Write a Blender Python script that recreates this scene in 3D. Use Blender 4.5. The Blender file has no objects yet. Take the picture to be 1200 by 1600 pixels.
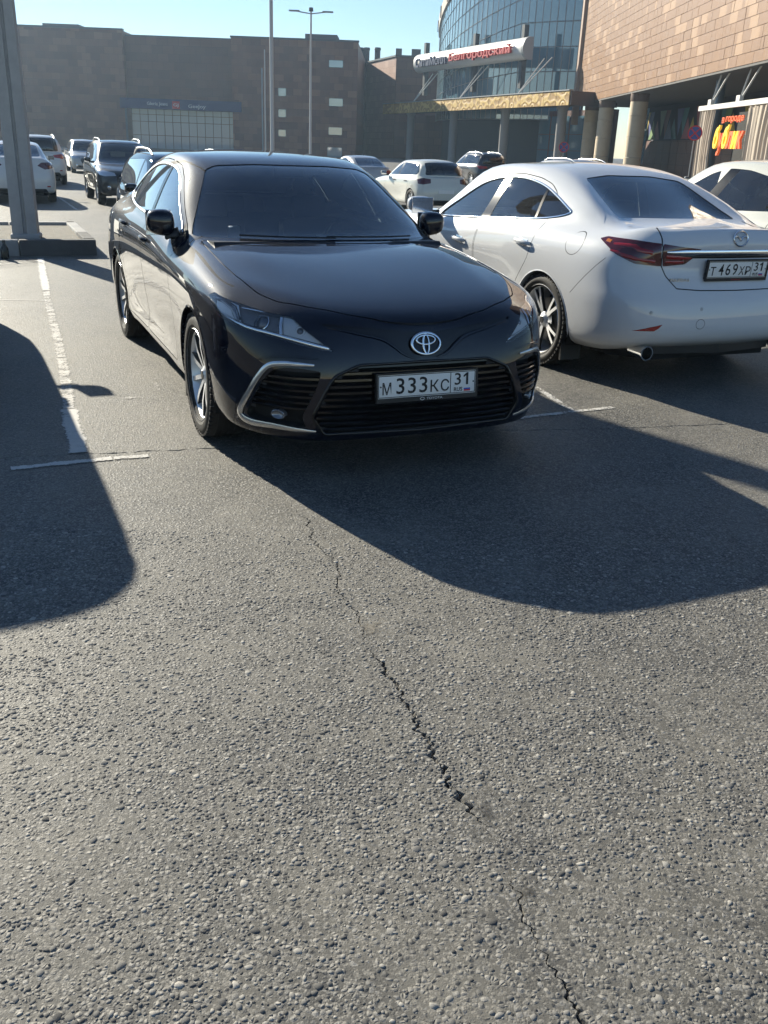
import bpy, bmesh, math, random
import numpy as np
from mathutils import Vector, Matrix
from mathutils.bvhtree import BVHTree
random.seed(7); np.random.seed(7)
R = math.radians
scene = bpy.context.scene
COL = scene.collection
# ---------------------------------------------------------------- camera
CAM_F, CAM_PITCH, CAM_ROLL, CAM_H = 1412.15, 0.384725, 0.0388883, 1.51933   # focal length in px of a 1200x1600 frame
cam_data = bpy.data.cameras.new('camera'); cam = bpy.data.objects.new('camera', cam_data); COL.objects.link(cam)
fw = Vector((0, math.cos(CAM_PITCH), -math.sin(CAM_PITCH))); up0 = Vector((0, math.sin(CAM_PITCH), math.cos(CAM_PITCH))); rt0 = Vector((1, 0, 0))
rt = rt0 * math.cos(CAM_ROLL) + up0 * math.sin(CAM_ROLL); up = up0 * math.cos(CAM_ROLL) - rt0 * math.sin(CAM_ROLL)
cam.matrix_world = Matrix(((rt.x, up.x, -fw.x, 0), (rt.y, up.y, -fw.y, 0), (rt.z, up.z, -fw.z, CAM_H), (0, 0, 0, 1)))
cam_data.sensor_fit = 'HORIZONTAL'; cam_data.sensor_width = 36.0; cam_data.lens = 36.0 * CAM_F / 1200.0
cam_data.clip_start = 0.05; cam_data.clip_end = 3000.0
scene.camera = cam
# ---------------------------------------------------------------- sky and sun
SUN_EL, SUN_AZ = R(24.3), R(129.5)          # azimuth measured from +X towards +Y, where the sun stands
world = bpy.data.worlds.new('World'); scene.world = world; world.use_nodes = True
wn = world.node_tree.nodes; wl = world.node_tree.links
sky = wn.new('ShaderNodeTexSky'); sky.sky_type = 'NISHITA'; sky.sun_disc = False
sky.sun_elevation = SUN_EL; sky.sun_rotation = R(90) - SUN_AZ
sky.air_density = 1.0; sky.dust_density = 0.; sky.ozone_density = 3.5
wn['Background'].inputs['Strength'].default_value = 0.065
wl.new(sky.outputs['Color'], wn['Background'].inputs['Color'])
sun_data = bpy.data.lights.new('sun', 'SUN'); sun_data.energy = 5.0; sun_data.angle = R(0.53); sun_data.color = (1.0, 0.935, 0.78)
sun = bpy.data.objects.new('sun', sun_data); COL.objects.link(sun)
sd = Vector((math.cos(SUN_AZ) * math.cos(SUN_EL), math.sin(SUN_AZ) * math.cos(SUN_EL), math.sin(SUN_EL)))
sun.rotation_euler = sd.to_track_quat('Z', 'Y').to_euler()
scene.view_settings.view_transform = 'Standard'; scene.view_settings.look = 'None'
scene.view_settings.exposure = 1.08; scene.view_settings.gamma = 1.0
scene.cycles.use_denoising = True; scene.cycles.max_bounces = 8; scene.cycles.use_adaptive_sampling = True; scene.cycles.adaptive_threshold = .02; scene.cycles.adaptive_min_samples = 24; scene.cycles.transparent_max_bounces = 24
scene.cycles.caustics_reflective = False; scene.cycles.caustics_refractive = False
scene.cycles.sample_clamp_indirect = 6.0
# ---------------------------------------------------------------- materials
MATS = {}
def mat(name, base=(.5, .5, .5), rough=.5, metal=0., coat=0., emis=None, emis_s=0., spec=.5, ior=1.45):
    if name in MATS: return MATS[name]
    m = bpy.data.materials.new(name); m.use_nodes = True
    b = m.node_tree.nodes['Principled BSDF']
    b.inputs['Base Color'].default_value = (*base, 1); b.inputs['Roughness'].default_value = rough
    b.inputs['Metallic'].default_value = metal; b.inputs['Coat Weight'].default_value = coat
    b.inputs['Coat Roughness'].default_value = .03; b.inputs['Specular IOR Level'].default_value = spec; b.inputs['IOR'].default_value = ior
    if emis: b.inputs['Emission Color'].default_value = (*emis, 1); b.inputs['Emission Strength'].default_value = emis_s
    MATS[name] = m
    return m
class NT:                                    # a thin wrapper for building node trees
    def __init__(s, m): s.t = m.node_tree; s.n = s.t.nodes; s.l = s.t.links; s.b = s.n.get('Principled BSDF')
    def new(s, k, **kw):
        x = s.n.new('ShaderNode' + k)
        for a, v in kw.items(): setattr(x, a, v)
        return x
    def set(s, node, **kw):
        for a, v in kw.items():
            i = node.inputs[a.replace('_', ' ')]
            if isinstance(v, bpy.types.NodeSocket): s.l.new(v, i)
            else: i.default_value = v
        return node
    def link(s, a, b): s.l.new(a, b)
    def math(s, op, a, b=None, c=None, clamp=False):
        x = s.new('Math', operation=op, use_clamp=clamp)
        for i, v in enumerate((a, b, c)):
            if v is None: continue
            if isinstance(v, bpy.types.NodeSocket): s.l.new(v, x.inputs[i])
            else: x.inputs[i].default_value = v
        return x.outputs[0]
    def mix(s, f, a, b, blend='MIX'):
        x = s.new('Mix', data_type='RGBA', blend_type=blend)
        for i, v in ((0, f), (6, a), (7, b)):
            if isinstance(v, bpy.types.NodeSocket): s.l.new(v, x.inputs[i])
            else: x.inputs[i].default_value = v if i == 0 else (*v, 1)
        return x.outputs[2]
    def ramp(s, f, *stops):
        x = s.new('ValToRGB'); s.l.new(f, x.inputs[0]); e = x.color_ramp.elements
        while len(e) < len(stops): e.new(.5)
        for i, (p, c) in enumerate(stops):
            e[i].position = p; e[i].color = (*c, 1) if not isinstance(c, (int, float)) else (c, c, c, 1)
        return x.outputs[0]
    def noise(s, scale, detail=4, rough=.55, vec=None, dist=0.):
        x = s.new('TexNoise'); x.inputs['Scale'].default_value = scale; x.inputs['Detail'].default_value = detail; x.inputs['Roughness'].default_value = rough; x.inputs['Distortion'].default_value = dist
        if vec is not None: s.l.new(vec, x.inputs['Vector'])
        return x.outputs['Fac']
    def voro(s, scale, feature='F1', vec=None, rnd=1.):
        x = s.new('TexVoronoi', feature=feature); x.inputs['Scale'].default_value = scale; x.inputs['Randomness'].default_value = rnd
        if vec is not None: s.l.new(vec, x.inputs['Vector'])
        return x
    def coord(s, which='Object'): return s.new('TexCoord').outputs[which]
    def mapping(s, vec, scale=(1, 1, 1), rot=(0, 0, 0), loc=(0, 0, 0)):
        x = s.new('Mapping'); s.l.new(vec, x.inputs['Vector']); x.inputs['Scale'].default_value = scale; x.inputs['Rotation'].default_value = rot; x.inputs['Location'].default_value = loc
        return x.outputs[0]
    def bump(s, h, dist=.01, strength=1., normal=None):
        x = s.new('Bump'); s.l.new(h, x.inputs['Height']); x.inputs['Distance'].default_value = dist; x.inputs['Strength'].default_value = strength
        if normal is not None: s.l.new(normal, x.inputs['Normal'])
        return x.outputs[0]

def car_paint(name, base, metal=.0, rough=.35, dirt=.12, spec=.12):
    if name in MATS: return MATS[name]
    m = mat(name, base, rough, metal, coat=1.0, spec=spec); t = NT(m)
    co = t.coord('Object')
    sep = t.new('SeparateXYZ'); t.link(co, sep.inputs[0])
    n1 = t.noise(2.3, 6, .65, co); n2 = t.noise(37., 4, .6, co)
    # road dust: more of it low on the body, in patches
    low = t.math('SMOOTH_MIN', t.math('MULTIPLY_ADD', sep.outputs[2], -1.6, 1.15, clamp=True), 1., .2)
    d = t.math('MULTIPLY', t.math('ADD', t.math('MULTIPLY', low, .8), .25), t.math('MULTIPLY', n1, n2))
    d = t.math('MULTIPLY', d, dirt * 4, clamp=True)
    t.set(t.b, Base_Color=t.mix(d, base, (.17, .15, .125)))
    t.set(t.b, Coat_Weight=t.math('SUBTRACT', 1., t.math('MULTIPLY', d, .9), clamp=True))
    t.set(t.b, Coat_Roughness=t.math('MULTIPLY_ADD', t.math('MULTIPLY', n1, n2), dirt * .5, .015))
    t.set(t.b, Roughness=t.math('MULTIPLY_ADD', d, .35, rough))
    return m
def glass_mat(name, tint=(.5, .58, .55), refl=1.0, ior=1.5, dust=.03):
    if name in MATS: return MATS[name]
    m = bpy.data.materials.new(name); m.use_nodes = True; t = NT(m); t.n.remove(t.b)
    out = t.n['Material Output']
    tr = t.new('BsdfTransparent'); tr.inputs[0].default_value = (*tint, 1)
    gl = t.new('BsdfGlossy'); gl.inputs['Roughness'].default_value = .012; gl.inputs[0].default_value = (refl, refl, refl, 1)
    fr = t.new('Fresnel'); fr.inputs[0].default_value = ior
    # two faces of a pane reflect: double the single-surface Fresnel term
    k = t.math('MULTIPLY', fr.outputs[0], 1.75, clamp=True)
    mx = t.new('MixShader'); t.link(k, mx.inputs[0]); t.link(tr.outputs[0], mx.inputs[1]); t.link(gl.outputs[0], mx.inputs[2])
    df = t.new('BsdfDiffuse'); df.inputs[0].default_value = (.45, .43, .40, 1)
    co = t.coord('Object')
    dn = t.math('MULTIPLY', t.math('MULTIPLY', t.noise(3., 5, .6, co), t.noise(40., 3, .6, co)), dust * 4, clamp=True)
    m2 = t.new('MixShader'); t.link(dn, m2.inputs[0]); t.link(mx.outputs[0], m2.inputs[1]); t.link(df.outputs[0], m2.inputs[2])
    t.link(m2.outputs[0], out.inputs[0])
    MATS[name] = m
    return m
BLACKPL = mat('black_plastic', (.018, .018, .019), .42)
GLOSSBLK = mat('gloss_black', (.008, .008, .009), .12)
RUBBER = mat('rubber', (.022, .021, .020), .75)
CHROME = mat('chrome', (.82, .83, .84), .10, 1.)
SATIN = mat('satin_silver', (.62, .63, .64), .27, 1.)
ALU = mat('wheel_alloy', (.84, .85, .86), .34, .5)
DARKALU = mat('wheel_dark', (.035, .036, .038), .4, .4)
DISC = mat('brake_steel', (.30, .29, .28), .35, 1.)
INTERIOR = mat('interior_trim', (.035, .035, .037), .75)
SEATM = mat('seat_fabric', (.075, .072, .07), .8)
SEATL = mat('seat_light', (.16, .14, .12), .8)
UNDER = mat('underbody', (.012, .012, .012), .9)
GLASS = glass_mat('window_glass', (.50, .58, .55))
DGLASS = glass_mat('privacy_glass', (.17, .20, .20))
LENS = glass_mat('lamp_lens', (.97, .98, .99), ior=1.35, dust=.03)
REDLENS = mat('red_lens', (.28, .008, .010), .12, 0, coat=1.)
DKRED = mat('dark_red_lens', (.07, .006, .008), .10, 0, coat=1.)
AMBER = mat('amber_lens', (.55, .16, .02), .15, 0, coat=1.)
PLATEW = mat('plate_white', (.74, .74, .72), .4)
PLATEK = mat('plate_black', (.012, .012, .014), .5)
FLAGB = mat('flag_blue', (.02, .08, .45), .5); FLAGR = mat('flag_red', (.55, .03, .03), .5)
LAMPREF = mat('lamp_reflector', (.75, .77, .79), .16, 1.)
# ---------------------------------------------------------------- objects
def link(o, parent=None):
    COL.objects.link(o)
    if parent is not None: o.parent = parent
    return o
def tag(o, label=None, cat=None, group=None, kind=None):
    if label: o['label'] = label
    if cat: o['category'] = cat
    if group: o['group'] = group
    if kind: o['kind'] = kind
    return o
def empty(name, loc=(0, 0, 0), rz=0., label=None, cat=None, group=None):
    o = bpy.data.objects.new(name, None); o.empty_display_size = .2; COL.objects.link(o)
    o.location = loc; o.rotation_euler = (0, 0, rz)
    return tag(o, label, cat, group)
def obj_from_bm(name, bm, m, parent=None, smooth=True, angle=None):
    me = bpy.data.meshes.new(name); bm.normal_update(); bm.to_mesh(me); bm.free()
    return obj_from_mesh(name, me, m, parent, smooth, angle)
def obj_from_mesh(name, me, m, parent=None, smooth=True, angle=None):
    for x in (m if isinstance(m, (list, tuple)) else [m]): me.materials.append(x)
    me.polygons.foreach_set('use_smooth', [smooth] * len(me.polygons))
    if smooth and angle is not None: me.set_sharp_from_angle(angle=R(angle))
    return link(bpy.data.objects.new(name, me), parent)
def pydata(name, v, f, m, parent=None, smooth=False, angle=None):
    me = bpy.data.meshes.new(name); me.from_pydata([tuple(p) for p in v], [], f); me.update()
    return obj_from_mesh(name, me, m, parent, smooth, angle)
class MB:                                    # collects shapes of ONE part, then builds one mesh
    def __init__(s): s.v = []; s.f = []; s.mi = []; s.cur = 0
    def add(s, v, f, T=None):
        o = len(s.v)
        s.v += [tuple(T @ Vector(p)) if T is not None else tuple(p) for p in v]
        s.f += [tuple(i + o for i in q) for q in f]; s.mi += [s.cur] * len(f)
        return s
    def box(s, c, d, T=None, bev=0.):
        x, y, z = (k / 2 for k in d); cx, cy, cz = c
        if bev <= 0:
            v = [(cx + a * x, cy + b * y, cz + e * z) for a in (-1, 1) for b in (-1, 1) for e in (-1, 1)]
            return s.add(v, [(0, 1, 3, 2), (4, 6, 7, 5), (0, 4, 5, 1), (2, 3, 7, 6), (0, 2, 6, 4), (1, 5, 7, 3)], T)
        bm = bmesh.new(); bmesh.ops.create_cube(bm, size=1.)
        for p in bm.verts: p.co = Vector((cx + p.co.x * d[0], cy + p.co.y * d[1], cz + p.co.z * d[2]))
        bmesh.ops.bevel(bm, geom=bm.edges[:], offset=min(bev, min(d) * .49), segments=2, profile=.6, affect='EDGES')
        bm.verts.index_update(); r = s.add([p.co for p in bm.verts], [[p.index for p in q.verts] for q in bm.faces], T); bm.free()
        return r
    def prism(s, poly, ax, a, b, T=None):    # poly in the two other axes, extruded along ax from a to b
        n = len(poly)
        def P(u, w, h): return {'x': (h, u, w), 'y': (u, h, w), 'z': (u, w, h)}[ax]
        v = [P(u, w, a) for u, w in poly] + [P(u, w, b) for u, w in poly]
        f = [tuple(range(n))[::-1], tuple(range(n, 2 * n))] + [(i, (i + 1) % n, n + (i + 1) % n, n + i) for i in range(n)]
        return s.add(v, f, T)
    def lathe(s, prof, n=32, ax='y', T=None, close=False, a0=0., a1=None):   # prof: (radius, height along ax)
        full = a1 is None; k = n if full else n + 1; v = []; f = []; m = len(prof)
        for i in range(k):
            a = a0 + ((2 * math.pi) if full else (a1 - a0)) * i / n
            c, d = math.cos(a), math.sin(a)
            for r, h in prof: v.append({'y': (r * c, h, r * d), 'z': (r * c, r * d, h), 'x': (h, r * c, r * d)}[ax])
        for i in range(n):
            j = (i + 1) % k
            for q in range(m if close else m - 1):
                q2 = (q + 1) % m
                f.append((i * m + q, i * m + q2, j * m + q2, j * m + q))
        return s.add(v, f, T)
    def tube(s, pts, r, n=8, T=None, closed=False, cap=True, flat=None, nrm=None):
        pts = [Vector(p) for p in pts]; N = len(pts); v = []; f = []
        prev = None
        for i, p in enumerate(pts):
            t = (pts[(i + 1) % N] - pts[i - 1]) if closed else (pts[min(i + 1, N - 1)] - pts[max(i - 1, 0)])
            t.normalize()
            if nrm is not None: u = Vector(nrm[i]) - t * t.dot(Vector(nrm[i]))
            elif prev is None: u = t.orthogonal()
            else: u = prev - t * t.dot(prev)
            u.normalize(); prev = u; w = t.cross(u)
            rr = r[i] if isinstance(r, (list, tuple)) else r
            ru, rw = (rr * flat, rr) if flat else (rr, rr)
            for k in range(n):
                a = 2 * math.pi * (k + .5) / n
                v.append(p + u * (math.cos(a) * ru) + w * (math.sin(a) * rw))
        for i in range(N if closed else N - 1):
            j = (i + 1) % N
            for k in range(n): f.append((i * n + k, i * n + (k + 1) % n, j * n + (k + 1) % n, j * n + k))
        if cap and not closed: f += [tuple(range(n))[::-1], tuple(range((N - 1) * n, N * n))]
        return s.add(v, f, T)
    def build(s, name, m, parent=None, smooth=False, angle=30):
        o = pydata(name, s.v, s.f, m, parent, smooth, angle if smooth else None)
        if max(s.mi, default=0) > 0: o.data.polygons.foreach_set('material_index', s.mi)
        bm = bmesh.new(); bm.from_mesh(o.data); bmesh.ops.recalc_face_normals(bm, faces=bm.faces); bm.to_mesh(o.data); bm.free()
        return o
def copy_tree(o, parent=None):
    c = o.copy(); COL.objects.link(c); c.parent = parent
    for ch in list(o.children): copy_tree(ch, c)
    return c
def text_mesh(body, size=1., extrude=0., spacing=1., bold=0., font=None):
    cu = bpy.data.curves.new('lettering', 'FONT'); cu.body = body; cu.size = size; cu.extrude = extrude; cu.space_character = spacing
    cu.align_x = 'CENTER'; cu.align_y = 'CENTER'; cu.offset = bold; cu.resolution_u = 3
    o = bpy.data.objects.new('lettering', cu); COL.objects.link(o)
    bpy.context.view_layer.update(); dg = bpy.context.evaluated_depsgraph_get()
    me = bpy.data.meshes.new_from_object(o.evaluated_get(dg)); bpy.data.objects.remove(o); bpy.data.curves.remove(cu)
    me.materials.clear()
    return me
def fit_mesh(me, w, h, M):                   # scale a text mesh to w x h about its centre, then transform
    a = np.empty(len(me.vertices) * 3); me.vertices.foreach_get('co', a); a = a.reshape(-1, 3)
    lo, hi = a.min(0), a.max(0); c = (lo + hi) / 2
    a[:, 0] = (a[:, 0] - c[0]) * (w / max(hi[0] - lo[0], 1e-6)); a[:, 1] = (a[:, 1] - c[1]) * (h / max(hi[1] - lo[1], 1e-6))
    me.vertices.foreach_set('co', a.ravel()); me.transform(M); me.update()
    return me
def merge_meshes(name, mes):
    bm = bmesh.new()
    for m in mes: bm.from_mesh(m); bpy.data.meshes.remove(m)
    me = bpy.data.meshes.new(name); bm.to_mesh(me); bm.free()
    return me
# ---------------------------------------------------------------- car bodies: a control cage per car, subdivided, then cut into panels
# Car frame: x forward from the front axle, y to the car's left, z up from the ground.
# L[i] = column i (0 nose centre ... 16 tail centre), rows 0 (sill) ... 6 (hood edge / belt / deck edge)
CAMRY = dict(
 L=[[(.86,0,.175),(.955,0,.212),(.985,0,.34),(.985,0,.50),(.960,0,.63),(.935,0,.715),(.865,0,.785)],
    [(.85,.34,.175),(.945,.34,.212),(.972,.34,.34),(.972,.34,.50),(.945,.34,.635),(.912,.34,.722),(.835,.33,.795)],
    [(.77,.59,.175),(.87,.62,.212),(.89,.635,.34),(.89,.635,.50),(.860,.63,.645),(.815,.615,.742),(.735,.55,.818)],
    [(.57,.76,.178),(.655,.80,.216),(.67,.815,.34),(.67,.825,.50),(.64,.825,.66),(.585,.805,.765),(.51,.70,.847)],
    [(.40,.83,.20),(.42,.868,.24),(.42,.892,.36),(.42,.904,.52),(.42,.898,.69),(.40,.866,.81),(.28,.745,.888)],
    [(0,.83,.20),(0,.89,.25),(0,.912,.38),(0,.92,.56),(0,.918,.72),(0,.885,.85),(-.02,.765,.925)],
    [(-.42,.83,.20),(-.42,.885,.25),(-.42,.903,.40),(-.42,.91,.57),(-.42,.915,.735),(-.42,.89,.868),(-.34,.77,.957)],
    [(-.75,.83,.20),(-.75,.890,.26),(-.75,.880,.40),(-.75,.90,.58),(-.75,.915,.745),(-.75,.89,.886),(-.64,.765,.985)],
    [(-1.15,.83,.20),(-1.15,.890,.26),(-1.15,.876,.40),(-1.15,.897,.58),(-1.15,.915,.755),(-1.15,.892,.90),(-1.10,.825,.995)],
    [(-1.65,.83,.20),(-1.65,.890,.26),(-1.65,.876,.40),(-1.65,.897,.58),(-1.65,.915,.765),(-1.65,.895,.915),(-1.62,.838,1.008)],
    [(-2.12,.83,.20),(-2.12,.892,.26),(-2.12,.882,.40),(-2.12,.903,.59),(-2.12,.918,.775),(-2.12,.897,.93),(-2.15,.832,1.025)],
    [(-2.50,.83,.20),(-2.50,.89,.26),(-2.50,.903,.42),(-2.50,.914,.60),(-2.50,.922,.785),(-2.55,.895,.945),(-2.68,.80,1.045)],
    [(-3.20,.80,.22),(-3.20,.875,.28),(-3.20,.90,.42),(-3.20,.912,.61),(-3.20,.908,.79),(-3.20,.865,.965),(-3.28,.70,1.075)],
    [(-3.55,.76,.24),(-3.68,.805,.29),(-3.73,.832,.42),(-3.74,.84,.62),(-3.70,.828,.80),(-3.66,.79,.96),(-3.60,.66,1.078)],
    [(-3.72,.58,.25),(-3.85,.61,.30),(-3.88,.625,.42),(-3.88,.63,.62),(-3.845,.62,.82),(-3.80,.60,.98),(-3.74,.52,1.09)],
    [(-3.78,.32,.25),(-3.90,.33,.30),(-3.93,.33,.42),(-3.93,.33,.62),(-3.885,.33,.83),(-3.84,.32,.99),(-3.78,.29,1.10)],
    [(-3.80,0,.25),(-3.91,0,.30),(-3.94,0,.42),(-3.94,0,.62),(-3.895,0,.83),(-3.85,0,.995),(-3.79,0,1.105)]],
 H=[[(.58,0,.862),(.56,.30,.866),(.45,.54,.882)],
    [(.22,0,.925),(.21,.30,.929),(.12,.56,.940)],
    [(-.10,0,.968),(-.11,.30,.971),(-.20,.56,.977)]],
 G=[[(-.36,0,1.0),(-.385,.30,.998),(-.48,.57,.994)],
    [(-.77,0,1.212),(-.795,.27,1.209),(-.88,.52,1.202),(-1.02,.688,1.19)],
    [(-1.18,0,1.402),(-1.20,.24,1.399),(-1.28,.46,1.391),(-1.44,.605,1.367)],
    [(-1.85,0,1.452),(-1.86,.24,1.448),(-1.92,.46,1.434),(-2.05,.597,1.402)],
    [(-2.62,0,1.398),(-2.62,.24,1.394),(-2.66,.45,1.374),(-2.74,.592,1.325)],
    [(-3.36,0,1.10),(-3.355,.25,1.10),(-3.33,.49,1.096)]],
 S=[(-1.08,.768,1.09),(-1.54,.735,1.195),(-2.10,.728,1.22),(-2.70,.712,1.19)],
 crease={'belt':.95,'rail':.25,'r4':.85,'decklip':.5,'fender':.55,'hood':.6,'nose':.5})
CAMRY['extra_crease'] = [(('L',1,i),('L',1,i+1),.7) for i in range(0,4)] + [(('L',2,i),('L',2,i+1),.6) for i in range(6,11)] + [(('L',1,i),('L',1,i+1),.5) for i in range(6,11)]
if 0: dict(a={})
def half_cage(P):
    V = {}; F = []; C = {}
    for i in range(17):
        for j in range(7): V['L', j, i] = P['L'][i][j]
    for s in range(3):
        for a in range(3): V['H', s, a] = P['H'][s][a]
    K = 5
    for k in range(K + 1):
        for a in range(len(P['G'][k])): V['G', k, a] = P['G'][k][a]
    for k in range(4): V['S', k + 1] = P['S'][k]
    def Hn(s, a):                             # hood: s 0 = front edge, 1..3 = stations, 4 = cowl
        if a == 3: return ('L', 6, 3 + s)
        if s == 0: return ('L', 6, a)
        if s == 4: return ('G', 0, a)
        return ('H', s - 1, a)
    def Gn(k, a):
        if a == 3 and k == 0: return ('L', 6, 7)
        if a == 3 and k == K: return ('L', 6, 12)
        return ('G', k, a)
    for i in range(16):
        for j in range(6): F.append((('L', j, i), ('L', j, i + 1), ('L', j + 1, i + 1), ('L', j + 1, i)))
    for s in range(4):
        for a in range(3): F.append((Hn(s, a), Hn(s, a + 1), Hn(s + 1, a + 1), Hn(s + 1, a)))
    for k in range(K):
        for a in range(3): F.append((Gn(k, a), Gn(k, a + 1), Gn(k + 1, a + 1), Gn(k + 1, a)))
    for a in range(3): F.append((Gn(K, a), Gn(K, a + 1), ('L', 6, 16 - (a + 1)), ('L', 6, 16 - a)))
    for k in range(1, 4):
        F.append((('L', 6, 7 + k), ('L', 6, 8 + k), ('S', k + 1), ('S', k)))
        F.append((('S', k), ('S', k + 1), Gn(k + 1, 3), Gn(k, 3)))
    F += [(('L', 6, 7), ('L', 6, 8), ('S', 1)), (('L', 6, 7), ('S', 1), Gn(1, 3)),
          (('L', 6, 12), ('S', 4), ('L', 6, 11)), (('L', 6, 12), Gn(4, 3), ('S', 4))]
    c = P['crease']
    for i in range(7, 12): C[('L', 6, i), ('L', 6, i + 1)] = c.get('belt', 0)
    for k in range(K): C[Gn(k, 3), Gn(k + 1, 3)] = c.get('rail', 0)
    for i in range(3, 13): C[('L', 4, i), ('L', 4, i + 1)] = c.get('r4', 0)
    for i in range(0, 3): C[('L', 5, i), ('L', 5, i + 1)] = c.get('nose', 0)
    for i in range(13, 16): C[('L', 6, i), ('L', 6, i + 1)] = c.get('decklip', 0)
    for i in range(13, 16): C[('L', 5, i), ('L', 5, i + 1)] = c.get('tail5', 0)
    for i in range(12, 16): C[('L', 3, i), ('L', 3, i + 1)] = c.get('tail3', 0)
    for i in range(3, 7): C[('L', 6, i), ('L', 6, i + 1)] = c.get('fender', 0)
    for s in range(3): C[Hn(s, 2), Hn(s + 1, 2)] = c.get('hood', 0)
    for a in range(3): C[Gn(0, a), Gn(0, a + 1)] = c.get('cowl', .4)
    for e in P.get('extra_crease', []): C[e[0], e[1]] = e[2]
    return V, F, C
def subdivide(P, level=3, comp=4, strength=.9):
    V, F, C = half_cage(P)
    idx = {}; co = []; mir = {}
    for k, p in V.items(): idx[k] = len(co); co.append(p)
    for k, p in V.items():
        if abs(p[1]) < 1e-6: mir[k] = idx[k]
        else: mir[k] = len(co); co.append((p[0], -p[1], p[2]))
    faces = [tuple(idx[k] for k in f) for f in F] + [tuple(mir[k] for k in f)[::-1] for f in F]
    cr = {}
    for (a, b), v in C.items():
        cr[frozenset((idx[a], idx[b]))] = v; cr[frozenset((mir[a], mir[b]))] = v
    tgt = np.array(co, float); cur = tgt.copy()
    me = bpy.data.meshes.new('cage'); me.from_pydata(co, [], faces); me.update()
    at = me.attributes.new('crease_edge', 'FLOAT', 'EDGE')
    for e in me.edges: at.data[e.index].value = cr.get(frozenset(e.vertices), 0.)
    o = bpy.data.objects.new('cage', me); COL.objects.link(o)
    md = o.modifiers.new('s', 'SUBSURF'); md.levels = md.render_levels = 2; md.boundary_smooth = 'ALL'
    for it in range(comp):
        me.vertices.foreach_set('co', cur.ravel()); me.update()
        dg = bpy.context.evaluated_depsgraph_get(); ev = o.evaluated_get(dg).to_mesh()
        a = np.empty(len(ev.vertices) * 3); ev.vertices.foreach_get('co', a); lim = a.reshape(-1, 3)[:len(co)]
        cur = cur + strength * (tgt - lim)
        o.evaluated_get(dg).to_mesh_clear()
    me.vertices.foreach_set('co', cur.ravel()); me.update(); md.levels = level
    dg = bpy.context.evaluated_depsgraph_get()
    out = bpy.data.meshes.new_from_object(o.evaluated_get(dg))
    bm = bmesh.new(); bm.from_mesh(out)
    bpy.data.objects.remove(o); bpy.data.meshes.remove(me); bpy.data.meshes.remove(out)
    bmesh.ops.recalc_face_normals(bm, faces=bm.faces)
    for l in list(bm.edges.layers.float): bm.edges.layers.float.remove(l)
    bm.normal_update()
    return bm
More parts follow.
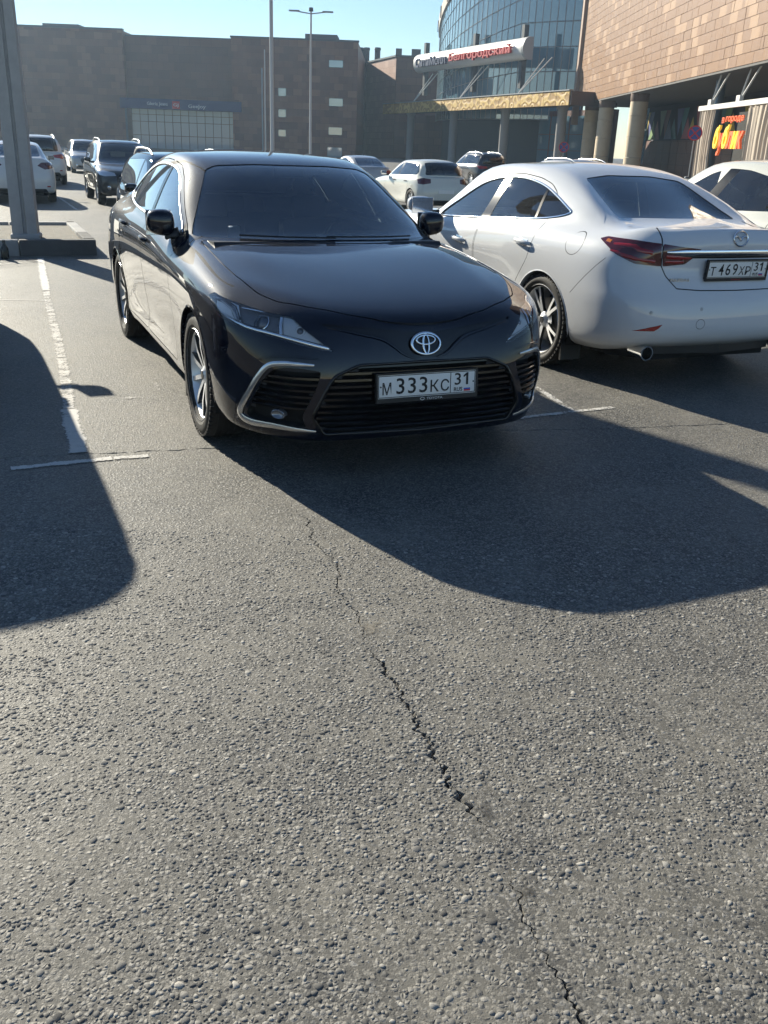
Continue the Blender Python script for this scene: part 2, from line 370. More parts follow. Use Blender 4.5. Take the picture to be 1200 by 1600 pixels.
MAZDA = dict(
 L=[[(.86,0,.20),(.93,0,.235),(.96,0,.34),(.97,0,.50),(.95,0,.63),(.93,0,.715),(.87,0,.785)],
    [(.85,.34,.20),(.92,.34,.235),(.945,.34,.34),(.955,.34,.50),(.935,.34,.635),(.91,.34,.722),(.84,.33,.795)],
    [(.76,.59,.20),(.84,.62,.235),(.86,.635,.34),(.87,.635,.50),(.85,.63,.645),(.81,.615,.742),(.735,.55,.818)],
    [(.57,.76,.20),(.635,.80,.235),(.65,.815,.34),(.65,.825,.50),(.63,.825,.66),(.58,.805,.765),(.51,.70,.847)],
    [(.40,.82,.20),(.42,.868,.24),(.42,.892,.36),(.42,.904,.52),(.42,.90,.70),(.40,.868,.82),(.28,.745,.895)],
    [(0,.83,.20),(0,.885,.25),(0,.908,.38),(0,.916,.56),(0,.912,.74),(0,.878,.87),(-.02,.765,.935)],
    [(-.42,.83,.20),(-.42,.882,.25),(-.42,.895,.40),(-.42,.902,.57),(-.42,.908,.75),(-.42,.885,.885),(-.36,.77,.960)],
    [(-.75,.83,.20),(-.75,.875,.26),(-.75,.885,.42),(-.75,.893,.58),(-.75,.908,.755),(-.75,.888,.872),(-.70,.765,.955)],
    [(-1.15,.83,.20),(-1.15,.872,.26),(-1.15,.880,.42),(-1.15,.888,.58),(-1.15,.908,.74),(-1.15,.888,.868),(-1.12,.822,.952)],
    [(-1.65,.83,.20),(-1.65,.872,.26),(-1.65,.882,.42),(-1.65,.892,.58),(-1.65,.910,.755),(-1.65,.890,.892),(-1.62,.832,.978)],
    [(-2.12,.83,.20),(-2.12,.876,.26),(-2.12,.888,.42),(-2.12,.90,.59),(-2.12,.914,.775),(-2.12,.892,.92),(-2.15,.826,1.012)],
    [(-2.50,.83,.20),(-2.50,.882,.26),(-2.50,.898,.42),(-2.50,.912,.60),(-2.50,.920,.795),(-2.55,.890,.95),(-2.70,.795,1.045)],
    [(-3.22,.80,.23),(-3.22,.868,.29),(-3.22,.893,.42),(-3.22,.908,.61),(-3.22,.900,.79),(-3.22,.850,.96),(-3.24,.70,1.062)],
    [(-3.52,.75,.25),(-3.62,.795,.31),(-3.67,.825,.44),(-3.66,.835,.62),(-3.60,.820,.79),(-3.58,.785,.945),(-3.52,.66,1.062)],
    [(-3.70,.56,.29),(-3.80,.60,.345),(-3.84,.615,.46),(-3.82,.62,.63),(-3.75,.61,.80),(-3.75,.60,.965),(-3.68,.52,1.072)],
    [(-3.76,.32,.30),(-3.865,.33,.36),(-3.90,.33,.47),(-3.875,.33,.64),(-3.80,.33,.81),(-3.815,.32,.985),(-3.745,.29,1.082)],
    [(-3.78,0,.30),(-3.88,0,.36),(-3.915,0,.47),(-3.89,0,.64),(-3.81,0,.81),(-3.83,0,.99),(-3.76,0,1.085)]],
 H=[[(.58,0,.872),(.56,.30,.876),(.45,.54,.880)],
    [(.22,0,.935),(.21,.30,.939),(.12,.56,.938)],
    [(-.14,0,.972),(-.15,.30,.975),(-.24,.56,.972)]],
 G=[[(-.42,0,.998),(-.445,.30,.996),(-.53,.57,.992)],
    [(-.78,0,1.200),(-.805,.27,1.197),(-.90,.52,1.188),(-1.04,.688,1.165)],
    [(-1.14,0,1.400),(-1.16,.24,1.397),(-1.24,.46,1.386),(-1.40,.605,1.358)],
    [(-1.88,0,1.446),(-1.89,.24,1.442),(-1.95,.46,1.428),(-2.05,.597,1.396)],
    [(-2.47,0,1.402),(-2.47,.24,1.396),(-2.52,.43,1.374),(-2.66,.575,1.318)],
    [(-3.22,0,1.092),(-3.20,.25,1.091),(-3.17,.46,1.086)]],
 S=[(-1.09,.765,1.055),(-1.54,.732,1.17),(-2.10,.724,1.215),(-2.72,.705,1.185)],
 crease={'belt':.5,'rail':.25,'r4':.3,'decklip':.85,'tail3':.8,'tail5':.3})
# smoother shoulder towards the tail, where roof pillar and quarter panel run into each other
MAZDA['extra_crease'] = [(('L',6,10),('L',6,11),.2),(('L',6,11),('L',6,12),.0)]
# ---------------------------------------------------------------- car kit: cut panels out of the subdivided body, add fitted parts
def in_poly(p, poly):
    x, y = p; r = False; j = len(poly) - 1
    for i in range(len(poly)):
        xi, yi = poly[i]; xj, yj = poly[j]
        if (yi > y) != (yj > y) and x < (xj - xi) * (y - yi) / (yj - yi) + xi: r = not r
        j = i
    return r
def catmull(pts, n=6, closed=False):
    pts = [Vector(p) for p in pts]; N = len(pts); out = []
    for i in range(N if closed else N - 1):
        p0, p1, p2, p3 = (pts[(i + k) % N] if closed else pts[min(max(i + k, 0), N - 1)] for k in (-1, 0, 1, 2))
        for q in range(n):
            t = q / n
            out.append(.5 * ((2 * p1) + (p2 - p0) * t + (2 * p0 - 5 * p1 + 4 * p2 - p3) * t * t + (3 * p1 - p0 - 3 * p2 + p3) * t ** 3))
    if not closed: out.append(pts[-1])
    return out
def round_poly(poly, r=.03, n=3):            # rounds the corners of a 2-D polygon
    out = []; N = len(poly)
    for i in range(N):
        p = Vector(poly[i]); a = Vector(poly[i - 1]) - p; b = Vector(poly[(i + 1) % N]) - p
        d = min(r, a.length * .45, b.length * .45); a = p + a.normalized() * d; b = p + b.normalized() * d
        for k in range(n + 1):
            t = k / n; out.append(tuple((1 - t) ** 2 * a + 2 * t * (1 - t) * p + t * t * b))
    return out
def offset_poly(poly, d):                    # positive d shrinks (works for either winding)
    N = len(poly); A = sum(poly[i - 1][0] * poly[i][1] - poly[i][0] * poly[i - 1][1] for i in range(N)); s = 1 if A > 0 else -1
    out = []
    for i in range(N):
        p = Vector(poly[i]); e1 = (p - Vector(poly[i - 1])); e2 = (Vector(poly[(i + 1) % N]) - p)
        if e1.length < 1e-7 or e2.length < 1e-7: out.append(tuple(p)); continue
        e1.normalize(); e2.normalize()
        n1 = Vector((-e1.y, e1.x)) * s; n2 = Vector((-e2.y, e2.x)) * s; m = n1 + n2
        if m.length < .2: m = n1
        m.normalize(); out.append(tuple(p + m * (d / max(m.dot(n1), .5))))
    return out
def islands(fs):                              # connected groups of faces, largest first
    left = set(fs); out = []
    while left:
        st = [left.pop()]; g = list(st)
        while st:
            f = st.pop()
            for e in f.edges:
                for q in e.link_faces:
                    if q in left: left.discard(q); st.append(q); g.append(q)
        out.append(g)
    return sorted(out, key=len, reverse=True)
SIDE = (Vector((1, 0, 0)), Vector((0, 0, 1))); FRONT = (Vector((0, 1, 0)), Vector((0, 0, 1))); TOP = (Vector((1, 0, 0)), Vector((0, 1, 0)))
class Car:
    def __init__(s, P, root, level=3):
        s.root = root; s.bm = subdivide(P, level); s.bvh = BVHTree.FromBMesh(s.bm)
        s.ly = s.bm.verts.layers.float_vector.new('n0')
        for v in s.bm.verts: v[s.ly] = v.normal
    def snap(s, p, off=0.):
        c, n, i, d = s.bvh.find_nearest(Vector(p)); return c + n * off, n
    def shoot(s, o, d, off=0.):
        c, n, i, dd = s.bvh.ray_cast(Vector(o), Vector(d))
        return (None, None) if c is None else (c + n * off, n)
    def knife(s, poly, axes, pred):
        U, W = axes; bm = s.bm
        lo = (min(p[0] for p in poly) - .01, min(p[1] for p in poly) - .01); hi = (max(p[0] for p in poly) + .01, max(p[1] for p in poly) + .01)
        cand = {}
        def box(f):
            us = [(v.co.dot(U), v.co.dot(W)) for v in f.verts]; xs = [x[0] for x in us]; ys = [x[1] for x in us]
            return (min(xs), max(xs), min(ys), max(ys), us)
        for f in bm.faces:
            c = f.verts[0].co; u, w = c.dot(U), c.dot(W)
            if lo[0] - .12 < u < hi[0] + .12 and lo[1] - .12 < w < hi[1] + .12 and pred(f.calc_center_median(), f.normal): cand[f] = box(f)
        N = len(poly)
        for i in range(N):
            p, q = Vector(poly[i]), Vector(poly[(i + 1) % N]); e = q - p
            if e.length < 1e-6: continue
            n2 = Vector((-e.y, e.x)).normalized(); nx, ny = n2; px, py = p
            a0, a1 = min(p.x, q.x) - .002, max(p.x, q.x) + .002; b0, b1 = min(p.y, q.y) - .002, max(p.y, q.y) + .002
            sel = []
            for f, (x0, x1, y0, y1, us) in cand.items():
                if x1 < a0 or x0 > a1 or y1 < b0 or y0 > b1: continue
                ds = [(x[0] - px) * nx + (x[1] - py) * ny for x in us]
                if min(ds) < -1e-5 and max(ds) > 1e-5: sel.append(f)
            if not sel: continue
            no = U * n2.x + W * n2.y; co = U * p.x / U.length_squared + W * p.y / W.length_squared
            geom = set(sel)
            for f in sel: geom.update(f.edges); geom.update(f.verts)
            r = bmesh.ops.bisect_plane(bm, geom=list(geom), dist=1e-6, plane_co=co, plane_no=no)
            for g in r['geom']:
                if isinstance(g, bmesh.types.BMFace): cand[g] = box(g)
        s.cand = cand
        return s.inside(poly, axes)
    def inside(s, poly, axes):
        U, W = axes; out = []
        for f in s.cand:
            if not f.is_valid: continue
            c = f.calc_center_median()
            if in_poly((c.dot(U), c.dot(W)), poly): out.append(f)
        return out
    def split(s, faces):                      # move faces into a bmesh of their own
        nb = bmesh.new(); ly = nb.verts.layers.float_vector.new('n0'); mp = {}
        for f in faces:
            vs = []
            for v in f.verts:
                if v not in mp: w = nb.verts.new(v.co); w[ly] = v[s.ly]; mp[v] = w
                vs.append(mp[v])
            try: nb.faces.new(vs)
            except ValueError: pass
        bmesh.ops.delete(s.bm, geom=faces, context='FACES')
        nb.normal_update()
        return nb
    def finish(s, nb, name, m, parent, push=0., keep=True, rim=0.):
        ly = nb.verts.layers.float_vector['n0']
        if push:
            for v in nb.verts: v.co += v[ly].normalized() * push
        if rim:                               # fold the open border inward so that the panel shows an edge
            be = [e for e in nb.edges if e.is_boundary]
            r = bmesh.ops.extrude_edge_only(nb, edges=be)
            for g in r['geom']:
                if isinstance(g, bmesh.types.BMVert): g.co -= g[ly].normalized() * rim
        me = bpy.data.meshes.new(name); nb.normal_update(); nb.verts.index_update(); nb.to_mesh(me)
        ns = [v[ly].normalized() for v in nb.verts]; nb.free()
        o = obj_from_mesh(name, me, m, parent, True)
        if keep and not rim: me.normals_split_custom_set_from_vertices(ns)
        elif rim: me.set_sharp_from_angle(angle=R(40))
        if 'n0' in me.attributes: me.attributes.remove(me.attributes['n0'])
        return o
    def panel(s, poly, axes, pred, name, m, parent=None, gap=.004, push=0., rim=0.):
        """cut a panel out of the body and leave a gap round it"""
        if gap:
            s.knife(poly, axes, pred)
            inner = offset_poly(poly, gap); fi = set(s.knife(inner, axes, pred))
            allf = s.inside(poly, axes)
            bmesh.ops.delete(s.bm, geom=[f for f in allf if f not in fi and f.is_valid], context='FACES')
            fs = [f for f in fi if f.is_valid]
        else: fs = s.knife(poly, axes, pred)
        if not fs: print('EMPTY PANEL', name); return None
        fs = islands(fs)[0]
        return s.finish(s.split(fs), name, m, parent or s.root, push, rim=rim)
    def pocket(s, poly, axes, pred, depth, name, m, parent=None, wall=True):
        """cut an opening and sink its faces by depth, with side walls"""
        fs = s.knife(poly, axes, pred)
        if not fs: print('EMPTY POCKET', name); return None
        nb = s.split(fs); ly = nb.verts.layers.float_vector['n0']
        be = [e for e in nb.edges if e.is_boundary]
        if wall:
            orig = {v: v.co.copy() for e in be for v in e.verts}
            for v in nb.verts: v.co -= v[ly].normalized() * depth
            r = bmesh.ops.extrude_edge_only(nb, edges=be)
            kd = {}
            for g in r['geom']:
                if isinstance(g, bmesh.types.BMVert): g.co += g[ly].normalized() * depth
        else:
            for v in nb.verts: v.co -= v[ly].normalized() * depth
        me = bpy.data.meshes.new(name); nb.normal_update(); nb.to_mesh(me); nb.free()
        o = obj_from_mesh(name, me, m, parent or s.root, True, 40)
        if 'n0' in me.attributes: me.attributes.remove(me.attributes['n0'])
        return o
    def seam(s, line, axes, pred, w=.004):
        """open a narrow gap along a polyline"""
        L = [Vector(p) for p in line]; n = len(L); a = []; b = []
        for i, p in enumerate(L):
            t = (L[min(i + 1, n - 1)] - L[max(i - 1, 0)]).normalized(); q = Vector((-t.y, t.x)) * w / 2
            a.append(tuple(p + q)); b.append(tuple(p - q))
        fs = s.knife(a + b[::-1], axes, pred); bmesh.ops.delete(s.bm, geom=fs, context='FACES')
    def trim(s, pts, r, name, m, parent=None, n=5, off=0., flat=.5, closed=False, sides=6, mirror=None):
        """a strip that follows the body surface through the given points"""
        P = catmull(pts, n, closed); C = []; Nn = []
        for p in P:
            c, nn = s.snap(p, off); C.append(c); Nn.append(nn)
        if isinstance(r, (list, tuple)):
            r = [float(np.interp(i / (len(C) - 1), np.linspace(0, 1, len(r)), r)) for i in range(len(C))]
        mb = MB().tube(C, r, sides, flat=flat, nrm=Nn, closed=closed)
        return mb.build(name, m, parent or s.root, True, 50)
    def inner_shell(s, P, holes, name='inner_panel', off=.014):
        """dark lining behind the outer skin; holes = (polygon, axes, pred)"""
        bm = subdivide(P, 2)
        dead = []
        for f in bm.faces:
            c = f.calc_center_median()
            for poly, (U, W), pred in holes:
                if pred(c, f.normal) and in_poly((c.dot(U), c.dot(W)), poly): dead.append(f); break
        bmesh.ops.delete(bm, geom=dead, context='FACES')
        ns = [(v, v.normal.copy()) for v in bm.verts]
        for v, n in ns: v.co -= n * off
        return obj_from_bm(name, bm, INTERIOR, s.root, True)
    def body(s, m, name='body'):
        for v in list(s.bm.verts):
            if not v.link_faces: s.bm.verts.remove(v)
        return s.finish(s.bm, name, m, s.root)
def circle(cx, cz, r, n=40): return [(cx + r * math.cos(2 * math.pi * i / n), cz + r * math.sin(2 * math.pi * i / n)) for i in range(n)]
def arch_poly(cx, cz, r, zb=-.1, n=28):
    return [(cx + r * math.cos(math.pi * i / n), cz + r * math.sin(math.pi * i / n)) for i in range(n + 1)] + [(cx - r, zb), (cx + r, zb)]
def side_pred(sg): return lambda c, n: c.y * sg > .3 and n.y * sg > .12
def arch_parts(car, cx, cz, r, sg, paint, y_out, lip=.05):
    """rolled fender edge and dark liner of one wheel opening"""
    ay = []
    for i in range(29):
        a = math.pi * (i / 28 * 1.10 - .05)
        p = (cx + r * math.cos(a), cz + r * math.sin(a))
        h, n = car.shoot((p[0], sg * 1.4, max(p[1], .21)), (0, -sg, 0)); ay.append((p, h.y if h else sg * y_out))
    mb = MB(); v = []; f = []
    for (p, y) in ay:
        q = Vector((p[0] - cx, p[1] - cz)).normalized()
        v += [(p[0], y + sg * .001, p[1]), (p[0] - q.x * .010, y + sg * .004, p[1] - q.y * .010), (p[0] - q.x * .012, y - sg * .012, p[1] - q.y * .012), (p[0] - q.x * .004, y - sg * lip, p[1] - q.y * .004)]
    for i in range(28):
        for k in range(3): f.append((i * 4 + k, i * 4 + k + 1, i * 4 + 5 + k, i * 4 + 4 + k))
    mb.add(v, f); mb.build('fender_lip', paint, car.root, True, 50)
    mb = MB(); v = []; f = []                 # liner: a half drum
    for i in range(25):
        a = math.pi * (i / 24 * 1.2 - .1)
        for y in (y_out - .03, y_out - .34): v.append((cx + (r + .01) * math.cos(a), sg * y, cz + (r + .01) * math.sin(a)))
    for i in range(24): f.append((i * 2, i * 2 + 1, i * 2 + 3, i * 2 + 2))
    n0 = len(v); v += [(cx + (r + .01) * math.cos(math.pi * (i / 24 * 1.2 - .1)), sg * (y_out - .34), cz + (r + .01) * math.sin(math.pi * (i / 24 * 1.2 - .1))) for i in range(25)]
    f.append(tuple(range(n0, n0 + 25)))
    mb.add(v, f); mb.build('wheel_liner', UNDER, car.root, True, 40)
WHEELS = {}
def wheel(root, x, y, z, sg, R0=.335, rim=.245, w=.225, style='ten', steer=0., spoke=ALU, detail=True):
    key = (style, R0, rim, w, sg, detail)
    if key in WHEELS:
        c = copy_tree(WHEELS[key], root)
    else:
        c = bpy.data.objects.new('wheel', None); COL.objects.link(c); c.parent = root; c.empty_display_size = .1
        h = w / 2; n = 56 if detail else 28
        # tyre: outside is +y locally, flipped by scale for the right side
        prof = [(rim - .012, -h * .80), (rim + .004, -h * .93), (R0 - .045, -h * 1.02), (R0 - .016, -h * .93), (R0 - .003, -h * .78), (R0, -h * .4), (R0, h * .4), (R0 - .003, h * .78), (R0 - .016, h * .93), (R0 - .045, h * 1.02), (rim + .022, h * .99), (rim + .018, h * .955), (rim + .004, h * .93), (rim - .012, h * .80)]
        t = MB(); t.lathe(prof, n); 
        if detail:                            # tread: ribs between grooves and fine shoulder sipes
            for q in (-.45, -.15, .15, .45): t.lathe([(R0 - .001, h * (q - .11)), (R0 + .003, h * (q - .10)), (R0 + .003, h * (q + .10)), (R0 - .001, h * (q + .11))], n)
            for k in range(60):
                T = Matrix.Rotation(2 * math.pi * k / 60, 4, 'Y')
                t.box((R0 - .009, h * .82, 0), (.012, .034, .021), T); t.box((R0 - .009, -h * .82, 0), (.012, .034, .021), T)
        tyre = t.build('tyre', RUBBER, c, True, 35)
        r = MB(); r.lathe([(rim + .002, h * .95), (rim + .006, h * .90), (rim - .008, h * .80), (rim - .016, h * .74), (rim - .030, h * .1), (rim - .034, -h * .8), (rim, -h * .92)], n)
        rm = r.build('rim', spoke, c, True, 40)
        sp = MB(); yo = h * .78
        def blade(a, r0, r1, w0, w1, y0, y1, th=.028, tw=0.):
            T = Matrix.Rotation(a, 4, 'Y'); v = []
            for rr, ww, yy, off in ((r0, w0, y0, 0), ((r0 + r1) / 2, (w0 + w1) / 2 * .92, (y0 + y1) / 2 + .006, tw / 2), (r1, w1, y1, tw)):
                v += [(rr, yy, off - ww / 2), (rr, yy, off + ww / 2), (rr, yy - th, off + ww * .36), (rr, yy - th, off - ww * .36)]
            sp.cur = 0; sp.add(v, [(0, 1, 5, 4), (4, 5, 9, 8)], T)
            sp.cur = 1; sp.add(v, [(1, 2, 6, 5), (5, 6, 10, 9), (3, 0, 4, 7), (7, 4, 8, 11), (2, 3, 7, 6), (6, 7, 11, 10)], T)
        if style == 'ten':
            for k in range(10):
                a = 2 * math.pi * k / 10 + .3 + (.07 if k % 2 else -.07)
                blade(a, .045, rim - .004, .026, .027, yo - .024, yo - .003, tw=.018 if k % 2 else -.018)
        elif style == 'v':
            for k in range(5):
                a = 2 * math.pi * k / 5 + .1
                blade(a - .05, .04, rim - .004, .030, .022, yo - .03, yo - .004, tw=-.055); blade(a + .05, .04, rim - .004, .030, .022, yo - .03, yo - .004, tw=.055)
        else:
            for k in range(7):
                blade(2 * math.pi * k / 7, .04, rim - .006, .05, .05, yo - .02, yo - .01)
        sp.cur = 0; sp.lathe([(0, yo - .012), (.026, yo - .012), (.034, yo - .018), (.058, yo - .030), (.066, yo - .06)], 24)
        if detail:
            for k in range(5):
                a = 2 * math.pi * (k + .5) / 5; sp.cur = 1
                sp.lathe([(0, yo - .026), (.008, yo - .026), (.008, yo - .05)], 8, T=Matrix.Translation((.050 * math.cos(a), 0, .050 * math.sin(a))))
        spokes = sp.build('spokes', [spoke, DARKALU], c, True, 30)
        hc = MB().lathe([(0, yo - .008), (.024, yo - .008), (.027, yo - .013)], 20).build('centre_cap', DARKALU, c, True, 40)
        if detail:
            MB().lathe([(.05, h * .12), (.165, h * .12), (.165, h * .0), (.05, h * 0.)], 40).build('brake_disc', DISC, c, True, 40)
        WHEELS[key] = c
    c.location = (x, y, z); c.scale = (1, sg, 1); c.rotation_euler = (0, 0, steer)
    return c
def plate(root, loc, nrm_yaw, text, region, tilt=0., frame=True, w=.52, h=.112, name='licence_plate'):
    """number plate; local frame: x right, y up, z out of the plate"""
    T = Matrix.Translation(loc) @ Matrix.Rotation(nrm_yaw, 4, 'Z') @ Matrix.Rotation(R(90) - tilt, 4, 'X')
    # local z now points to -Y of the yawed frame: the plate faces -Y before yaw
    p = MB(); p.box((0, 0, .003), (w, h, .006), T, bev=.0025); pl = p.build(name, PLATEW, root, True, 40)
    b = MB(); zt = .0066
    for (x0, x1, y0, y1) in ((-w / 2 + .004, w / 2 - .004, h / 2 - .007, h / 2 - .004), (-w / 2 + .004, w / 2 - .004, -h / 2 + .004, -h / 2 + .007), (-w / 2 + .004, -w / 2 + .007, -h / 2 + .007, h / 2 - .007), (w / 2 - .007, w / 2 - .004, -h / 2 + .007, h / 2 - .007), (w * .232, w * .238, -h / 2 + .007, h / 2 - .007)):
        b.box(((x0 + x1) / 2, (y0 + y1) / 2, zt), (x1 - x0, y1 - y0, .0012), T)
    for x in (-w / 2 + .016, w / 2 - .014): b.lathe([(0, zt + .001), (.004, zt + .001), (.004, zt - .001)], 10, 'z', T @ Matrix.Translation((x, 0, 0)))
    b.build('border', PLATEK, pl)
    def put(s, cx, cy, ww, hh, bold=.012):
        if s == '1':
            m = bpy.data.meshes.new('one'); m.from_pydata([(.52, 0, 0), (.74, 0, 0), (.74, 1, 0), (.58, 1, 0), (.26, .78, 0), (.26, .60, 0), (.52, .76, 0)], [], [(0, 1, 2, 6), (2, 3, 4, 5, 6)]); m.update()
        else: m = text_mesh(s, 1., .0, 1., bold)
        return fit_mesh(m, ww, hh, T @ Matrix.Translation((cx, cy, zt + .0006)))
    ms = []; xs = [-.213, -.143, -.083, -.023, .037, .092]; sc = w / .52
    for ch, x in zip(text, xs):
        dig = ch.isdigit(); hh = .076 if dig else .058
        ms.append(put(ch, x * sc, -.000 if dig else -.009, (.042 if dig else .045) * sc, hh, .008))
    ms.append(put(region[0], .161 * sc, .016, .034 * sc, .058, .008)); ms.append(put(region[1], .205 * sc, .016, (.026 if region[1] == '1' else .034) * sc, .058, .008))
    ms.append(put('RUS', .164 * sc, -.034, .046 * sc, .020, .02))
    obj_from_mesh('lettering', merge_meshes('lettering', ms), PLATEK, pl, False)
    for k, mm in ((0, PLATEW), (1, FLAGB), (2, FLAGR)):
        MB().box((.213 * sc, -.026 - k * .0075, zt), (.034 * sc, .0072, .0016), T).build('flag_stripe', mm, pl)
    if frame:
        f = MB(); o = .008
        f.box((0, h / 2 + o / 2, .005), (w + 2 * o, o, .014), T); f.box((0, -h / 2 - .010, .005), (w + 2 * o, .020, .014), T)
        f.box((-w / 2 - o / 2, 0, .005), (o, h, .014), T); f.box((w / 2 + o / 2, 0, .005), (o, h, .014), T); f.box((0, 0, -.006), (w + 2 * o, h + 2 * o, .010), T)
        f.build('plate_frame', BLACKPL, pl)
    return pl, T
def seat(root, x, y, m=SEATM, name='seat', w=.50, zb=.30, rake=.30):
    mb = MB(); mb.box((x + .10, y, zb + .08), (.52, w, .18), bev=.06)
    T = Matrix.Translation((x - .15, y, zb + .12)) @ Matrix.Rotation(-rake, 4, 'Y'); mb.box((0, 0, .30), (.15, w * .96, .62), T, bev=.06)
    mb.box((0, 0, .69), (.09, .26, .17), T, bev=.04); mb.box((0, 0, .60), (.02, .14, .10), T)
    return mb.build(name, m, root, True, 40)
def interior(root, xd, zd, ymax, seats, rear_x, m=SEATM, wheel_y=.37, floor=(-3.0, .1)):
    d = MB(); d.prism([(xd + .42, zd - .04), (xd + .10, zd + .005), (xd - .02, zd - .03), (xd - .05, zd - .15), (xd + .02, zd - .40), (xd + .42, zd - .40)], 'y', -ymax, ymax)
    d.box((xd - .02, wheel_y, zd - .015), (.16, .34, .07), bev=.03)
    db = d.build('dashboard', INTERIOR, root, True, 40)
    sw = MB(); T = Matrix.Translation((xd - .20, wheel_y, zd - .10)) @ Matrix.Rotation(R(65), 4, 'Y')
    sw.lathe([(.185 + .014 * math.cos(a), .014 * math.sin(a)) for a in [2 * math.pi * k / 8 for k in range(8)]], 28, 'z', T, close=True)
    for a in (0, math.pi, -math.pi / 2): sw.box((.09, 0, 0), (.18, .035, .015), T @ Matrix.Rotation(a + math.pi / 2, 4, 'Z'))
    sw.box((0, 0, 0), (.11, .13, .04), T, bev=.02); sw.build('steering_wheel', INTERIOR, root, True, 40)
    for x, y in seats: seat(root, x, y, m, 'front_seat')
    b = MB(); b.box((rear_x + .15, 0, .40), (.55, 1.30, .18), bev=.06); T = Matrix.Translation((rear_x - .12, 0, .44)) @ Matrix.Rotation(-.42, 4, 'Y'); b.box((0, 0, .28), (.15, 1.30, .60), T, bev=.06)
    for y in (-.42, 0, .42): b.box((0, y, .64), (.09, .25, .14), T, bev=.04)
    b.build('rear_seat', m, root, True, 40)
    MB().box(((floor[0] + floor[1]) / 2, 0, .245), (floor[1] - floor[0], 1.50, .03)).build('cabin_floor', INTERIOR, root)
def mirror_cap(root, base, tip, size, m, sg, facing=1, name='door_mirror'):
    """housing as a subdivided block on a short arm; facing=+1: cap towards the front"""
    bm = bmesh.new(); bmesh.ops.create_cube(bm, size=1.)
    for v in bm.verts:
        x, y, z = v.co
        v.co = Vector((x * size[0] * (1 if y * sg < 0 else .72), y * size[1], z * size[2] * (1.0 if y * sg < 0 else .78) + (.012 if y * sg > 0 else 0)))
        if x > 0: v.co.y *= .86; v.co.z *= .84
    bmesh.ops.subdivide_edges(bm, edges=bm.edges[:], cuts=1, use_grid_fill=True)
    for _ in range(2): bmesh.ops.smooth_vert(bm, verts=bm.verts[:], factor=.28, use_axis_x=True, use_axis_y=True, use_axis_z=True)
    me = bpy.data.meshes.new('mirror'); bm.to_mesh(me); bm.free()
    o = bpy.data.objects.new('mirror', me); COL.objects.link(o); md = o.modifiers.new('s', 'SUBSURF'); md.levels = 2
    dg = bpy.context.evaluated_depsgraph_get(); me2 = bpy.data.meshes.new_from_object(o.evaluated_get(dg)); bpy.data.objects.remove(o)
    me2.transform(Matrix.Translation(tip)); c = obj_from_mesh(name, me2, m, root, True)
    a = MB(); a.tube([base, ((base[0] + tip[0]) / 2, (base[1] * .5 + tip[1] * .5), min(base[2], tip[2] - size[2] * .3)), (tip[0], tip[1] - sg * size[1] * .2, tip[2] - size[2] * .32)], [.035, .028, .035], 8, flat=.55)
    a.build('mirror_foot', BLACKPL, c, True, 50)
    g = MB(); g.box((tip[0] - size[0] * .47, tip[1], tip[2]), (.006, size[1] * .80, size[2] * .72), bev=.002); g.build('mirror_glass', CHROME, c)
    return c
